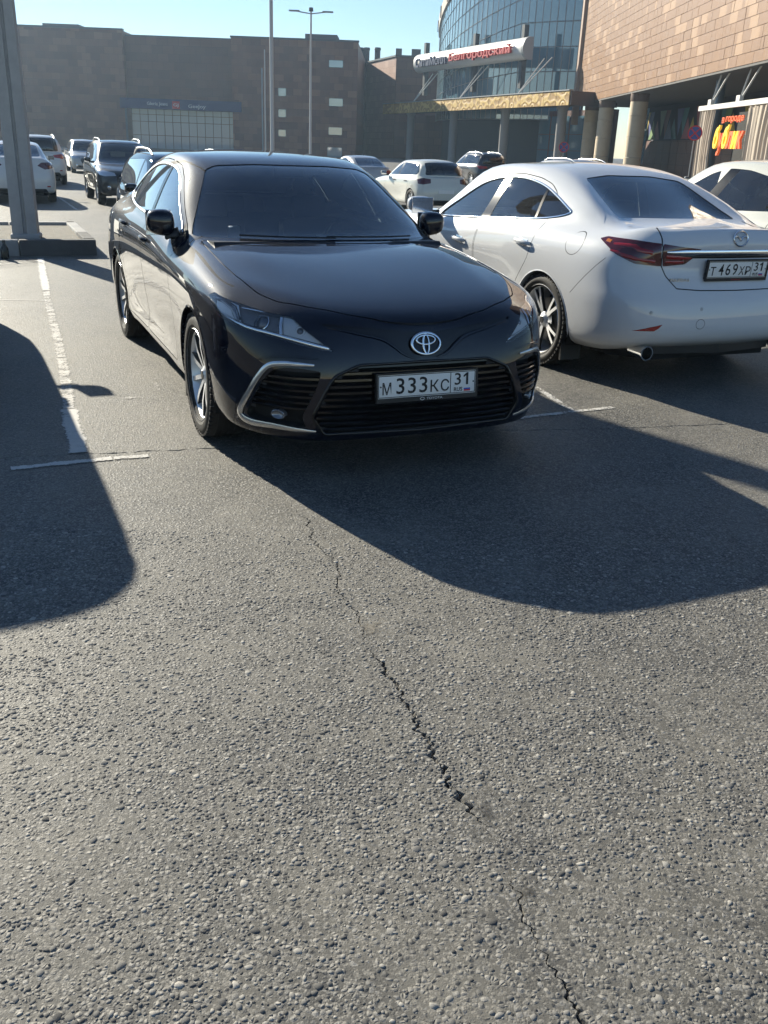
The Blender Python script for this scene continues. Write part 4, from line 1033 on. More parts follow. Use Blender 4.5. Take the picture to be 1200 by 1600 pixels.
    interior(root, -.90, .955, .70, [(-1.62, .37), (-1.62, -.37)], -2.45)
    MB().box((-3.0, 0, 1.05), (.55, 1.2, .03)).build('parcel_shelf', INTERIOR, root)
    for sg in (-1, 1):
        for x in (0, -2.83): wheel(root, x, sg * .792, .340, sg, R0=.340, rim=.258, style='v')
    for sg in (-1, 1): MB().prism([(-3.14, .10), (-3.13, .30), (-3.155, .30), (-3.16, .10)], 'y', sg * .72, sg * .89).build('mud_flap', BLACKPL, root)
    return root
# ---------------------------------------------------------------- the other parked cars
def gen_params(style, wb=2.65, fo=.85, ro=.95, w=1.76, h=1.47, belt=.97, nose=1.0, ride=0.):
    W = w / 1.84; roof = 1.452; b0 = 1.0
    def mp(p):
        x, y, z = p
        x = x * fo / .985 if x > 0 else (x * wb / 2.825 if x > -2.825 else -wb + (x + 2.825) * ro / 1.115)
        if z <= b0: z = ride + .2 + (z - .2) * (belt - ride - .2) / (b0 - .2)
        else: z = belt + (z - b0) * (h - belt) / (roof - b0)
        if x > .1 and z > .5: z = .5 + (z - .5) * nose
        return (x, y * W, z)
    P = dict(L=[[mp(p) for p in c] for c in CAMRY['L']], H=[[mp(p) for p in r] for r in CAMRY['H']], G=[[mp(p) for p in r] for r in CAMRY['G']], S=[mp(p) for p in CAMRY['S']], crease=dict(CAMRY['crease']))
    t = -wb - ro; hw = w / 2
    if style in ('hatch', 'suv', 'van'):
        rr = {'hatch': .34, 'suv': .30, 'van': .22}[style]                     # rake of the tailgate
        zb = belt + .05
        P['L'][12][5] = (t + .52, hw * .955, belt - .06); P['L'][12][6] = (t + .42, hw * .86, zb)
        P['L'][11][6] = (t + .85, hw * .88, belt + .03)
        for i, (dx, fy) in ((13, (.14, .76)), (14, (.07, .58)), (15, (.035, .32)), (16, (.02, 0))):
            L = P['L'][i]
            L[6] = (t + dx + .06, hw * fy, zb - .01); L[5] = (t + dx + .03, hw * (fy + (.06 if i == 13 else .01 if i < 16 else 0)), belt - .08)
            L[4] = (t + dx - .005 + (.01 if i == 13 else 0), hw * (fy + (.09 if i == 13 else .02 if i < 16 else 0)), .78 + ride); 
        rz = h
        P['G'][5] = [(t + .09, 0, zb + .01), (t + .10, hw * .30, zb + .01), (t + .15, hw * .56, zb + .01)]
        P['G'][4] = [(t + rr, 0, rz - .035), (t + rr, hw * .26, rz - .040), (t + rr + .03, hw * .5, rz - .055), (t + rr + .12, hw * .665, rz - .095)]
        P['G'][3] = [(-wb * .68, 0, rz), (-wb * .68, hw * .26, rz - .004), (-wb * .69, hw * .5, rz - .018), (-wb * .73, hw * .66, rz - .052)]
        P['S'][3] = (t + rr + .22, hw * .79, (zb + rz) / 2)
        P['S'][2] = (-wb * .74, hw * .795, (belt + rz) / 2)
        P['crease']['decklip'] = .0; P['crease']['belt'] = .6
    return P, t
def build_car(style, loc, rz, label, paint, kw, group=None, rails=False, plate_txt=None, show='rear', handles=False, name=None, wheels='plain', glass=None, tail=REDLENS, level=1, lean=0., sc=1.):
    P, t = gen_params(style, **kw); wb, ro, w, h, belt = (kw.get(k, d) for k, d in (('wb', 2.65), ('ro', .95), ('w', 1.76), ('h', 1.47), ('belt', .97)))
    fo = kw.get('fo', .85); hw = w / 2; ride = kw.get('ride', 0.); nose = kw.get('nose', 1.)
    root = empty(name or {'sedan': 'sedan_car', 'hatch': 'hatchback_car', 'suv': 'sport_utility_car', 'van': 'station_wagon'}[style], loc, rz, label, 'car', group); root.scale = (sc, sc, sc)
    car = Car(P, root, level); G = glass or DGLASS
    R0 = .32 + ride * .35; ar = R0 + .04
    zr = h - .085
    A0 = P['L'][7][6]; A1 = P['G'][1][3]; A2 = P['G'][2][3]; B4 = P['G'][4][3]; B3 = P['G'][3][3]
    if style == 'sedan': rear = [(B4[0] + .06, B4[2] - .06), (B4[0] - .10, belt + .13), (B4[0] - .02, belt + .075)]
    else: rear = [(B4[0] + .10, B4[2] - .035), (t + .40, belt + .16), (t + .52, belt + .075)]
    dlo = [(A0[0] - .16, A0[2] + .02), (A1[0] - .08, A1[2] - .04), (A2[0] - .05, A2[2] - .05), ((A2[0] + B3[0]) / 2, h - .095), (B3[0], B3[2] - .045)] + rear + [(-wb * .75, belt + .045), (-wb * .4, belt + .025)]
    dlo = round_poly(dlo, .06, 2)
    gp = lambda sg: (lambda c, n: c.y * sg > .3 and n.y * sg > .12 and c.z > belt - .1)
    zc = P['G'][0][0][2]; zh = P['G'][2][0][2]
    ws = round_poly([(-hw * .81, zc + .01), (-hw * .60, zh - .02), (hw * .60, zh - .02), (hw * .81, zc + .01)], .05, 2)
    wsp = lambda c, n: n.x > .2 and c.x < -.2 and c.z > zc - .02
    zb = P['G'][5][0][2]; zt = P['G'][4][0][2]
    bw = .70 if style != 'sedan' else .62
    bl = round_poly([(-hw * bw * .90, zt - .03), (hw * bw * .90, zt - .03), (hw * bw, zb + .02), (-hw * bw, zb + .02)], .05, 2)
    blp = lambda c, n: n.x < -.15 and c.x < -wb * .7 and c.z > zb - .02
    holes = [(dlo, SIDE, gp(1)), (dlo, SIDE, gp(-1)), (ws, FRONT, wsp), (bl, FRONT, blp)]
    car.inner_shell(P, holes) if False else None
    car.panel(ws, FRONT, wsp, 'windshield', G, root, gap=0, push=-.004)
    car.panel(bl, FRONT, blp, 'rear_window', G, root, gap=0, push=-.004)
    for sg in (-1, 1):
        for cx in (0, -wb):
            fs = car.knife(arch_poly(cx, R0, ar, n=16), SIDE, side_pred(sg)); bmesh.ops.delete(car.bm, geom=fs, context='FACES')
            arch_parts(car, cx, R0, ar, sg, BLACKPL if ride > .05 else paint, hw - .005)
        bp = [(-wb * (.555 - lean), belt - .05), (-wb * (.60 + lean), h), (-wb * (.635 + lean * 1.6), h), (-wb * (.595 - lean * .4), belt - .05)]
        car.knife(dlo, SIDE, gp(sg)); cb = set(car.knife(bp, SIDE, gp(sg))); fs = car.knife(dlo, SIDE, gp(sg))
        pil = [f for f in fs if f in cb]; fr = [f for f in fs if f not in cb and f.calc_center_median().x > -wb * .58]; re = [f for f in fs if f not in cb and f.calc_center_median().x <= -wb * .58]
        for ff, nm, m in ((pil, 'pillar_trim', GLOSSBLK), (fr, 'side_window', G), (re, 'side_window', G)):
            if ff: car.finish(car.split(islands(ff)[0]), nm, m, root, -.003)
        mirror_cap(root, (A0[0] - .14, sg * hw * .90, belt), (A0[0] - .10, sg * (hw + .085), belt + .06), (.14, .20, .15), paint, sg)
        if handles:
            for hx in (-wb * .52, -wb * .86):
                car.trim([(hx + .09, sg * hw, belt - .11), (hx, sg * hw, belt - .108), (hx - .09, sg * hw, belt - .11)], .016, 'door_handle', handles, root, 3, .014, .8)
            for x0, x1 in ((-wb * .215, -wb * .25), (-wb * .575, -wb * .59), (-wb * .90, -wb * .955)):
                car.seam([(x0, .30), (x0 - .005, .6), (x1, belt)], SIDE, side_pred(sg), .007)
        # lamps
        if show == 'front':
            z0 = .66 + ride * .8; U = Vector((-.62, .7846 * sg, 0))
            h3 = [(fo * .36, hw * .95, z0 + .12), (fo * .62, hw * .86, z0 + .14), (fo * .86, hw * .55, z0 + .09), (fo * .91, hw * .50, z0 + .02), (fo * .76, hw * .80, z0), (fo * .55, hw * .93, z0 + .03)]
            q = [(Vector((x, sg * y, z)).dot(U), z) for x, y, z in h3]
            hl = car.panel(round_poly(q, .015, 2), (U, Vector((0, 0, 1))), lambda c, n, sg=sg: c.y * sg > .2 and c.x > .15, 'headlight', mat('headlight_far', (.55, .56, .58), .12, .6, coat=1.), root, gap=0, push=.002)
            c, n = car.shoot((3, sg * hw * .72, .36 + ride), (-1, 0, 0), .003)
            if c: MB().lathe([(0, .004), (.05, .002), (.055, 0)], 14, 'z', Matrix.Translation(c) @ n.to_track_quat('Z', 'Y').to_matrix().to_4x4()).build('fog_lamp', LAMPREF, root, True)
        else:
            U = Vector((.62, .7846 * sg, 0))
            if style == 'sedan': t3 = [(t + .40, hw * .95, belt - .06), (t + .22, hw * .90, belt + .0), (t + .09, hw * .62, belt - .005), (t + .07, hw * .48, belt - .08), (t + .10, hw * .66, belt - .17), (t + .26, hw * .92, belt - .13)]
            elif style == 'hatch': t3 = [(t + .36, hw * .93, belt - .04), (t + .16, hw * .82, belt + .0), (t + .08, hw * .58, belt - .02), (t + .07, hw * .56, belt - .14), (t + .14, hw * .82, belt - .18), (t + .30, hw * .93, belt - .16)]
            else: t3 = [(t + .42, hw * .93, belt - .03), (t + .18, hw * .84, belt - .0), (t + .07, hw * .50, belt - .04), (t + .06, hw * .46, belt - .12), (t + .14, hw * .82, belt - .17), (t + .32, hw * .93, belt - .12)]
            q = [(Vector((x, sg * y, z)).dot(U), z) for x, y, z in t3]
            car.panel(round_poly(q, .015, 2), (U, Vector((0, 0, 1))), lambda c, n, sg=sg: c.y * sg > .2 and c.x < t + .8, 'tail_light', tail, root, gap=0, push=.002)
            c, n = car.shoot((t - 2, sg * hw * .72, .42 + ride), (1, 0, 0), .002)
            if c: MB().box(c, (.012, .12, .035), bev=.004).build('reflector', REDLENS, root)
        if rails:
            pts = []
            for i in range(13):
                tt = i / 12; x = A2[0] - .10 + (B4[0] + .02 - A2[0] + .10) * tt; lift = .055 * min(1, min(tt, 1 - tt) * 8)
                c, n = car.shoot((x, sg * hw * .60, h + 1), (0, 0, -1), .005); pts.append(c + Vector((0, 0, lift)))
            MB().tube(pts, .016, 8, flat=.8).build('roof_rail', SATIN, root, True, 60)
    # front or rear dressing
    if show == 'front':
        zg = .46 + ride
        g = car.panel(round_poly([(-hw * .46, zg + .22), (hw * .46, zg + .22), (hw * .52, zg + .12), (hw * .44, zg - .02), (-hw * .44, zg - .02), (-hw * .52, zg + .12)], .02, 2), FRONT, lambda c, n: c.x > .3 and n.x > .1, 'grille', GLOSSBLK, root, gap=0, push=.003)
        car.panel(round_poly([(-hw * .70, zg - .10), (hw * .70, zg - .10), (hw * .78, zg - .20), (-hw * .78, zg - .20)], .02, 2), FRONT, lambda c, n: c.x > .3 and n.x > .1, 'lower_intake', BLACKPL, root, gap=0, push=.003)
        for k in range(3):
            C = []
            for y in np.linspace(-hw * .44, hw * .44, 9):
                c, n = car.shoot((3, y, zg + .04 + .06 * k), (-1, 0, 0), .008); C.append(c)
            MB().tube(C, .009, 6).build('grille_bar', SATIN if k == 2 else BLACKPL, g or root, True)
        c, n = car.shoot((3, 0, zg + .0), (-1, 0, 0), .012); pl_at = (c, R(90))
    else:
        c, n = car.shoot((t - 2, 0, .60 + ride * .6 if style != 'sedan' else .60), (1, 0, 0), .006); pl_at = (c, R(-90))
        car.panel(round_poly([(-hw * .66, .36 + ride), (hw * .66, .36 + ride), (hw * .74, .25 + ride), (-hw * .74, .25 + ride)], .02, 2), FRONT, lambda c, n: c.x < t + .8 and n.x < -.05, 'bumper_insert', BLACKPL, root, gap=0, push=.003)
    if plate_txt: plate(root, tuple(pl_at[0]), pl_at[1], plate_txt, '31', frame=False)
    else: MB().box(pl_at[0], (.012, .52, .112), bev=.004).build('licence_plate', PLATEW, root)
    car.body(paint)
    MB().prism([(fo * .7, -hw * .6), (fo * .7, hw * .6), (.4, hw * .8), (t + .4, hw * .8), (t + .15, hw * .6), (t + .15, -hw * .6), (t + .4, -hw * .8), (.4, -hw * .8)], 'z', .20 + ride * .6, .26 + ride * .6).build('underbody', UNDER, root)
    MB().box((-wb * .55, 0, .55 + ride), (wb * 1.05, w * .80, .06)).build('cabin_floor', INTERIOR, root)
    for sx, sy in ((-wb * .55, .36), (-wb * .55, -.36)): seat(root, sx, sy, SEATM, 'front_seat', zb=.32 + ride)
    sb = MB(); T = Matrix.Translation((-wb * .93, 0, .5 + ride)) @ Matrix.Rotation(-.35, 4, 'Y'); sb.box((0, 0, .28), (.15, w * .72, .6), T, bev=.05)
    for y in (-.4, .4): sb.box((0, y, .64), (.09, .25, .14), T, bev=.04)
    sb.build('rear_seat', SEATM, root, True, 40)
    for sg in (-1, 1):
        for x in (0, -wb): wheel(root, x, sg * (hw - .115), R0, sg, R0=R0, rim=R0 - .10, w=.205, style=wheels, detail=False)
    return root
# ---------------------------------------------------------------- the parking lot
def at(u, v, Y):                              # a point in the place: the ray of a photograph pixel met with the plane y = Y
    d = fw + rt * ((u - 600) / CAM_F) + up * ((800 - v) / CAM_F)
    return Vector((0, 0, CAM_H)) + d * (Y / d.y)
def gnd(u, v, z=0.):
    d = fw + rt * ((u - 600) / CAM_F) + up * ((800 - v) / CAM_F)
    return Vector((0, 0, CAM_H)) + d * ((z - CAM_H) / d.z)
def asphalt_mat():
    m = mat('asphalt', (.12, .115, .11), .85); t = NT(m); co = t.coord('Object')
    big = t.noise(.55, 5, .6, co); mid = t.noise(4.5, 5, .65, co); fine = t.noise(260., 3, .7, co)
    v1 = t.voro(78., 'F1', co); v2 = t.voro(160., 'F1', co)
    e1 = t.voro(78., 'DISTANCE_TO_EDGE', co)
    cellr = t.new('SeparateColor'); t.link(v1.outputs['Color'], cellr.inputs[0])
    # binder with dust, aggregate tops of differing tone
    dust = t.ramp(t.math('ADD', t.math('MULTIPLY', big, .6), t.math('MULTIPLY', mid, .4)), (.40, 0.), (.62, 1.))
    binder = t.mix(dust, (.060, .058, .054), (.175, .163, .138))
    stone = t.ramp(cellr.outputs[0], (0., (.062, .061, .059)), (.35, (.105, .102, .096)), (.7, (.170, .164, .152)), (1., (.26, .248, .226)))
    smask = t.math('MULTIPLY', t.ramp(e1.outputs['Distance'], (.04, 0.), (.16, 1.)), t.ramp(cellr.outputs[1], (.32, 0.), (.42, 1.)))
    col = t.mix(smask, binder, stone)
    s2 = t.new('SeparateColor'); t.link(v2.outputs['Color'], s2.inputs[0])
    col = t.mix(t.math('MULTIPLY', t.ramp(s2.outputs[2], (.70, 0.), (.75, 1.)), .55), col, (.28, .26, .225))
    col = t.mix(t.math('MULTIPLY', t.ramp(t.noise(1.7, 6, .7, co, 1.2), (.62, 0.), (.74, 1.)), .45), col, (.085, .080, .074))
    col = t.mix(t.math('MULTIPLY', fine, .22), col, (.05, .048, .045))
    h1 = t.math('MULTIPLY', smask, t.math('SUBTRACT', 1., t.math('MULTIPLY', v1.outputs['Distance'], 1.6), clamp=True))
    h2 = t.math('SUBTRACT', .5, v2.outputs['Distance'], clamp=True)
    h = t.math('ADD', t.math('MULTIPLY', h1, 1.), t.math('ADD', t.math('MULTIPLY', h2, .5), t.math('MULTIPLY', fine, .28)))
    h = t.math('ADD', h, t.math('MULTIPLY', mid, .9))
    t.set(t.b, Base_Color=col, Normal=t.bump(h, .0024, 1.), Roughness=t.math('MULTIPLY_ADD', mid, .22, .55), Specular_IOR_Level=.36)
    return m
ASPHALT = asphalt_mat()
rng = np.random.default_rng(11)
crack_px = [(452, 786), (470, 806), (492, 838), (512, 868), (530, 905), (545, 940), (556, 972), (575, 1004), (592, 1026), (606, 1052), (628, 1088), (648, 1124), (660, 1150), (686, 1190), (704, 1218), (728, 1250), (757, 1296), (786, 1346), (812, 1402), (838, 1452), (868, 1520), (886, 1560), (905, 1604)]
crack = np.array([tuple(gnd(*p))[:2] for p in crack_px])
seam_px = [(0, 715), (150, 709), (300, 702), (420, 695), (600, 684), (780, 673), (1000, 668), (1200, 660)]
seamp = np.array([tuple(gnd(*p))[:2] for p in seam_px])
GX0, GX1, GY0, GY1, GY2 = -2.35, 2.75, .5, 3.86, 7.2
def fbm(x, seed, scales=((4, 1.), (11, .5), (31, .3), (90, .16))):
    r = np.random.default_rng(seed); o = np.zeros_like(x)
    for f, a in scales:
        ph = r.uniform(0, 6.28, 4); fr = r.uniform(.7, 1.4, 4) * f
        for k in range(4): o += a * .5 * np.sin(x * fr[k] + ph[k])
    return o
def build_ground():
    v = []; f = []
    def quad(a, b, c, d):
        n = len(v); v.extend([a, b, c, d]); f.append((n, n + 1, n + 2, n + 3))
    B = 420.
    quad((-B, -60, 0), (B, -60, 0), (B, GY0, 0), (-B, GY0, 0)); quad((-B, GY2, 0), (B, GY2, 0), (B, B, 0), (-B, B, 0))
    quad((-B, GY0, 0), (GX0, GY0, 0), (GX0, GY2, 0), (-B, GY2, 0)); quad((GX1, GY0, 0), (B, GY0, 0), (B, GY2, 0), (GX1, GY2, 0))
    # near strip with the long crack: rows along y
    ys = np.arange(GY0, GY1, .0075); ys = np.append(ys, GY1)
    xc = np.interp(ys, crack[::-1, 1], crack[::-1, 0]) + .012 * fbm(ys * 4, 3) + .004 * fbm(ys * 40, 4)
    ext = ys > crack[0, 1]; xc[ext] += (ys[ext] - crack[0, 1]) * -.35
    wid = np.interp(ys, [GY0, 1.15, 1.25, 1.40, 1.50, 1.62, 1.75, 1.84, 1.95, 2.15, 2.42, 2.50, 2.56, 2.70, 2.95, 3.3, 3.6, 3.76, 3.8], [.004, .0055, .0045, .0008, .003, .0, .0008, .0085, .0075, .006, .0065, .003, .0, .0025, .003, .0028, .0026, .0015, 0.])
    wl = np.clip(wid * (.55 + .75 * np.abs(fbm(ys * 14, 5)) + .4 * rng.random(len(ys))), 0, .03); wr = np.clip(wid * (.5 + .75 * np.abs(fbm(ys * 14, 6)) + .4 * rng.random(len(ys))), 0, .03)
    wl[-1] = wr[-1] = 0
    dep = np.clip((wl + wr) * 1.2, 0, .014)
    n0 = len(v)
    for y, x, a, b, d in zip(ys, xc, wl, wr, dep): v.extend([(GX0, y, 0), (x - a, y, 0), (x, y, -d), (x + b, y, 0), (GX1, y, 0)])
    for i in range(len(ys) - 1):
        for k in range(4): f.append((n0 + i * 5 + k, n0 + i * 5 + k + 1, n0 + i * 5 + 6 + k, n0 + i * 5 + 5 + k))
    # next strip with the cross joint: columns along x
    xs = np.append(np.arange(GX0, GX1, .010), GX1)
    yc = np.interp(xs, seamp[:, 0], seamp[:, 1]); 
    sl = (seamp[-1, 1] - seamp[-2, 1]) / (seamp[-1, 0] - seamp[-2, 0]); yc[xs > seamp[-1, 0]] += (xs[xs > seamp[-1, 0]] - seamp[-1, 0]) * sl
    yc[xs < seamp[0, 0]] += (xs[xs < seamp[0, 0]] - seamp[0, 0]) * .28
    yc += .006 * fbm(xs * 6, 8)
    w = np.clip(.0045 + .004 * fbm(xs * 8, 9) + .002 * rng.random(len(xs)), 0, .02); w[np.abs(xs + .6) < .12] *= .2
    n0 = len(v)
    for x, y, a in zip(xs, yc, w): v.extend([(x, GY1, 0), (x, y - a, 0), (x, y, -min(.012, a * 1.6)), (x, y + a, 0), (x, GY2, 0)])
    for i in range(len(xs) - 1):
        for k in range(4): f.append((n0 + i * 5 + k, n0 + i * 5 + 5 + k, n0 + i * 5 + 6 + k, n0 + i * 5 + 1 + k))
    o = pydata('parking_lot', v, f, ASPHALT); tag(o, kind='structure')
    return o, (ys, xc)
ground, (CR_Y, CR_X) = build_ground()
def build_stones():
    """worn aggregate standing proud of the near asphalt"""
    cell = .0112; X, Y = np.meshgrid(np.arange(-2.0, 2.2, cell), np.arange(.95, 3.45, cell)); X = X.ravel() + rng.uniform(-.42, .42, X.size) * cell; Y = Y.ravel() + rng.uniform(-.42, .42, Y.size) * cell
    half = .30 + .50 * Y; keep = np.abs(X) < half
    # denser and looser patches, bald spots
    n = fbm(X * 1.1 + Y * .6, 21, ((2, 1.), (5, .7), (13, .5))) * fbm(Y * 1.3 - X * .5, 22, ((2, 1.), (5, .7), (13, .5)))
    p = np.clip(.52 + .34 * n, .10, .85) * np.clip(1.22 - .16 * Y, .45, 1.)
    for (u, v, rx, ry, q) in ((580, 982, .085, .10, .05), (752, 1268, .085, .10, .12), (820, 1398, .05, .07, .2), (360, 1305, .03, .03, .2), (480, 1420, .10, .08, .35), (90, 1480, .10, .08, .45)):
        g = gnd(u, v); d = ((X - g.x) / rx) ** 2 + ((Y - g.y) / ry) ** 2; p = np.where(d < 1, p * q, p)
    dc = np.abs(X - np.interp(Y, CR_Y, CR_X)); p = np.where(dc < .004, 0, p)
    keep &= rng.random(X.size) < p
    X, Y = X[keep], Y[keep]; N = X.size
    r = np.clip(rng.lognormal(math.log(.0046), .40, N), .0022, .0125)
    asp = rng.uniform(.55, 1., N); rot = rng.uniform(0, math.pi, N); K = 7
    ang = (np.arange(K) / K * 2 * math.pi)[None] + rng.uniform(-.3, .3, (N, K)); rad = rng.uniform(.72, 1.12, (N, K)) * r[:, None]
    hgt = np.minimum(r * rng.uniform(.12, .30, N), .0016)
    def ring(s, z):
        x = rad * s * np.cos(ang); y = rad * s * np.sin(ang) * asp[:, None]; c, q = np.cos(rot)[:, None], np.sin(rot)[:, None]
        return np.stack([X[:, None] + c * x - q * y, Y[:, None] + q * x + c * y, np.broadcast_to(z[:, None], x.shape) + 0 * x], -1)
    tilt = rng.uniform(-.25, .25, (N, K)) * hgt[:, None]
    b = ring(1.12, -.001 + 0 * hgt); m = ring(.90, hgt * .80); m[..., 2] += tilt
    c = np.stack([X + rng.uniform(-.2, .2, N) * r, Y + rng.uniform(-.2, .2, N) * r, hgt], -1)[:, None]
    V = np.concatenate([b, m, c], 1); P = 2 * K + 1
    k = np.arange(K); k2 = (k + 1) % K
    quads = np.stack([k, k2, K + k2, K + k], 1); tris = np.stack([K + k, K + k2, np.full(K, 2 * K)], 1)
    base = (np.arange(N) * P)[:, None]
    loops = np.concatenate([(base[:, :, None] + quads[None]).reshape(N, -1), (base[:, :, None] + tris[None]).reshape(N, -1)], 1).ravel()
    tot = np.tile(np.concatenate([np.full(K, 4), np.full(K, 3)]), N); start = np.concatenate([[0], np.cumsum(tot)[:-1]])
    me = bpy.data.meshes.new('loose_aggregate'); me.vertices.add(N * P); me.vertices.foreach_set('co', V.reshape(-1).astype(np.float32))
    me.loops.add(len(loops)); me.loops.foreach_set('vertex_index', loops.astype(np.int32)); me.polygons.add(len(tot)); me.polygons.foreach_set('loop_start', start.astype(np.int32)); me.polygons.foreach_set('loop_total', tot.astype(np.int32))
    me.update(calc_edges=True); 
    a = me.attributes.new('tone', 'FLOAT', 'POINT'); a.data.foreach_set('value', np.repeat(rng.random(N), P).astype(np.float32))
    m = mat('aggregate', (.2, .2, .2), .7); t = NT(m); at_ = t.new('Attribute', attribute_name='tone')
    col = t.ramp(at_.outputs['Fac'], (0., (.080, .078, .075)), (.30, (.140, .136, .128)), (.62, (.215, .206, .190)), (.88, (.31, .296, .268)), (1., (.42, .395, .35)))
    nz = t.noise(420., 3, .6, t.coord('Object')); col = t.mix(t.math('MULTIPLY', nz, .35), col, (.07, .066, .06))
    t.set(t.b, Base_Color=col, Normal=t.bump(nz, .0008, .6), Specular_IOR_Level=.18, Roughness=.8)
    o = obj_from_mesh('asphalt_aggregate', me, m, None, True); tag(o, 'pale worn stones standing out of the near asphalt', 'gravel', kind='stuff')
    print('stones', N)
build_stones()
# ---- dust and patches lying in the asphalt
def blotch(name, u, v, rx, ry, col, seed, label, z=.0025, n=28, dens=.5, cat_='patch'):
    rx *= 1.6; ry *= 1.6; g = gnd(u, v); r = np.random.default_rng(seed); V = [(g.x, g.y, z)]; 
    for k in range(n):
        a = 2 * math.pi * k / n; q = 1 + .22 * math.sin(3 * a + seed) + .12 * math.sin(7 * a + 2 * seed) + r.uniform(-.08, .08)
        V.append((g.x + rx * q * math.cos(a), g.y + ry * q * math.sin(a), z))
    m = bpy.data.materials.new(name); m.use_nodes = True; t = NT(m); co = t.coord('Object')
    t.set(t.b, Base_Color=t.mix(t.noise(60, 4, .6, co), tuple(c * .72 for c in col), col), Roughness=.95)
    d = t.new('VectorMath', operation='DISTANCE'); t.link(t.mapping(co, (1 / rx, 1 / ry, 1), loc=(-g.x / rx, -g.y / ry, 0)), d.inputs[0]); d.inputs[1].default_value = (0, 0, z)
    al = t.math('MULTIPLY', t.ramp(t.math('ADD', d.outputs['Value'], t.math('MULTIPLY', t.noise(22, 7, .7, co, .3), 1.5)), (.70, 1.), (1.65, 0.)), dens)
    t.set(t.b, Alpha=al)
    o = pydata(name, V, [(0, k + 1, (k + 1) % n + 1) for k in range(n)], m); tag(o, label, cat_)
    return o
blotch('sand_patch', 580, 982, .085, .105, (.24, .215, .175), 3, 'pale sand patch filling the long crack', dens=.95)
blotch('tar_patch', 752, 1262, .085, .11, (.062, .060, .058), 5, 'dark smooth tar patch beside the long crack', dens=.55)
blotch('oil_spot', 364, 1306, .022, .018, (.022, .021, .020), 7, 'small round dark oil spot on the near asphalt', dens=.9)
blotch('oil_spot', 82, 1376, .026, .014, (.022, .021, .020), 9, 'small oval dark oil spot near the left edge', dens=.85)
blotch('tar_patch', 826, 1394, .045, .055, (.055, .053, .051), 12, 'small dark tar patch lower down the long crack', dens=.5)
# ---- painted bay markings, worn through to the asphalt
def paint_mat(wear):
    m = bpy.data.materials.new('road_paint'); m.use_nodes = True; t = NT(m); co = t.coord('Object')
    t.set(t.b, Base_Color=t.mix(t.noise(25, 5, .6, co), (.62, .60, .56), (.42, .40, .37)), Roughness=.8)
    n = t.math('ADD', t.math('MULTIPLY', t.noise(9, 6, .75, co), .55), t.math('MULTIPLY', t.noise(70, 5, .7, co), .42))
    cr = t.new('Attribute', attribute_name='core'); n = t.math('ADD', n, t.math('MULTIPLY', t.math('SUBTRACT', .62, cr.outputs['Fac'], clamp=True), .42))
    t.set(t.b, Alpha=t.ramp(n, (.375 + (wear - .45) * .45, 1.), (.475 + (wear - .45) * .45, 0.)))
    return m
def marking(pts, width, label, wear=.60, z=.004, name='bay_marking'):
    P = [Vector((p[0], p[1], 0)) for p in pts]; V = []; F = []
    for i, p in enumerate(P):
        t = (P[min(i + 1, len(P) - 1)] - P[max(i - 1, 0)]).normalized(); nn = Vector((-t.y, t.x, 0)) * width / 2
        V += [(p.x + nn.x, p.y + nn.y, z), (p.x, p.y, z), (p.x - nn.x, p.y - nn.y, z)]
    for i in range(len(P) - 1): F += [(3 * i, 3 * i + 1, 3 * i + 4, 3 * i + 3), (3 * i + 1, 3 * i + 2, 3 * i + 5, 3 * i + 4)]
    o = pydata(name, V, F, paint_mat(wear)); a_ = o.data.attributes.new('core', 'FLOAT', 'POINT'); a_.data.foreach_set('value', [0., 1., 0.] * len(P)); tag(o, label, 'road marking', 'painted parking bay marks'); return o
g2 = lambda u, v: tuple(gnd(u, v))[:2]
marking([g2(123, 708), g2(108, 640)], .135, 'white bay line stem joining the crossbar at left', .84)
marking([g2(107.8, 639), g2(97, 560)], .135, 'worn bay line stretch at the mirror shadow', .66)
marking([g2(96.8, 559), g2(82, 500), g2(72, 455)], .135, 'faded middle stretch of the left bay line', .62)
marking([g2(71.8, 454), g2(63, 404)], .14, 'white far stretch of the left bay line near the kerb', .78)
marking([g2(17, 733), g2(125, 722), g2(175, 717)], .085, 'white crossbar of the bay mark at left, lying in shadow', .80, .0045)
marking([g2(178, 717), g2(232, 713)], .085, 'worn sunlit end of the crossbar at left', .68, .0045)
marking([g2(0, 469), g2(70, 470)], .03, 'thin white line crossing the left edge', .74, .0045)
marking([g2(-120, 466), g2(0, 469)], .03, 'thin white line beyond the left edge', .74, .0045)
marking([g2(196, 622), g2(246, 622)], .10, 'faint white mark beside the black front wheel', .50)
marking([g2(240, 592), g2(262, 640), g2(290, 672)], .035, 'thin faded stripe running to the black front wheel', .46, .0045)
marking([g2(800, 655), g2(957, 637)], .085, 'white crossbar right of the black bumper', .66, .0045)
marking([g2(835, 604), g2(893, 642)], .10, 'bay line stem right of the black bumper', .58)
marking([g2(86, 304), g2(120, 328)], .12, 'white bay line in front of the far grey car', .7)
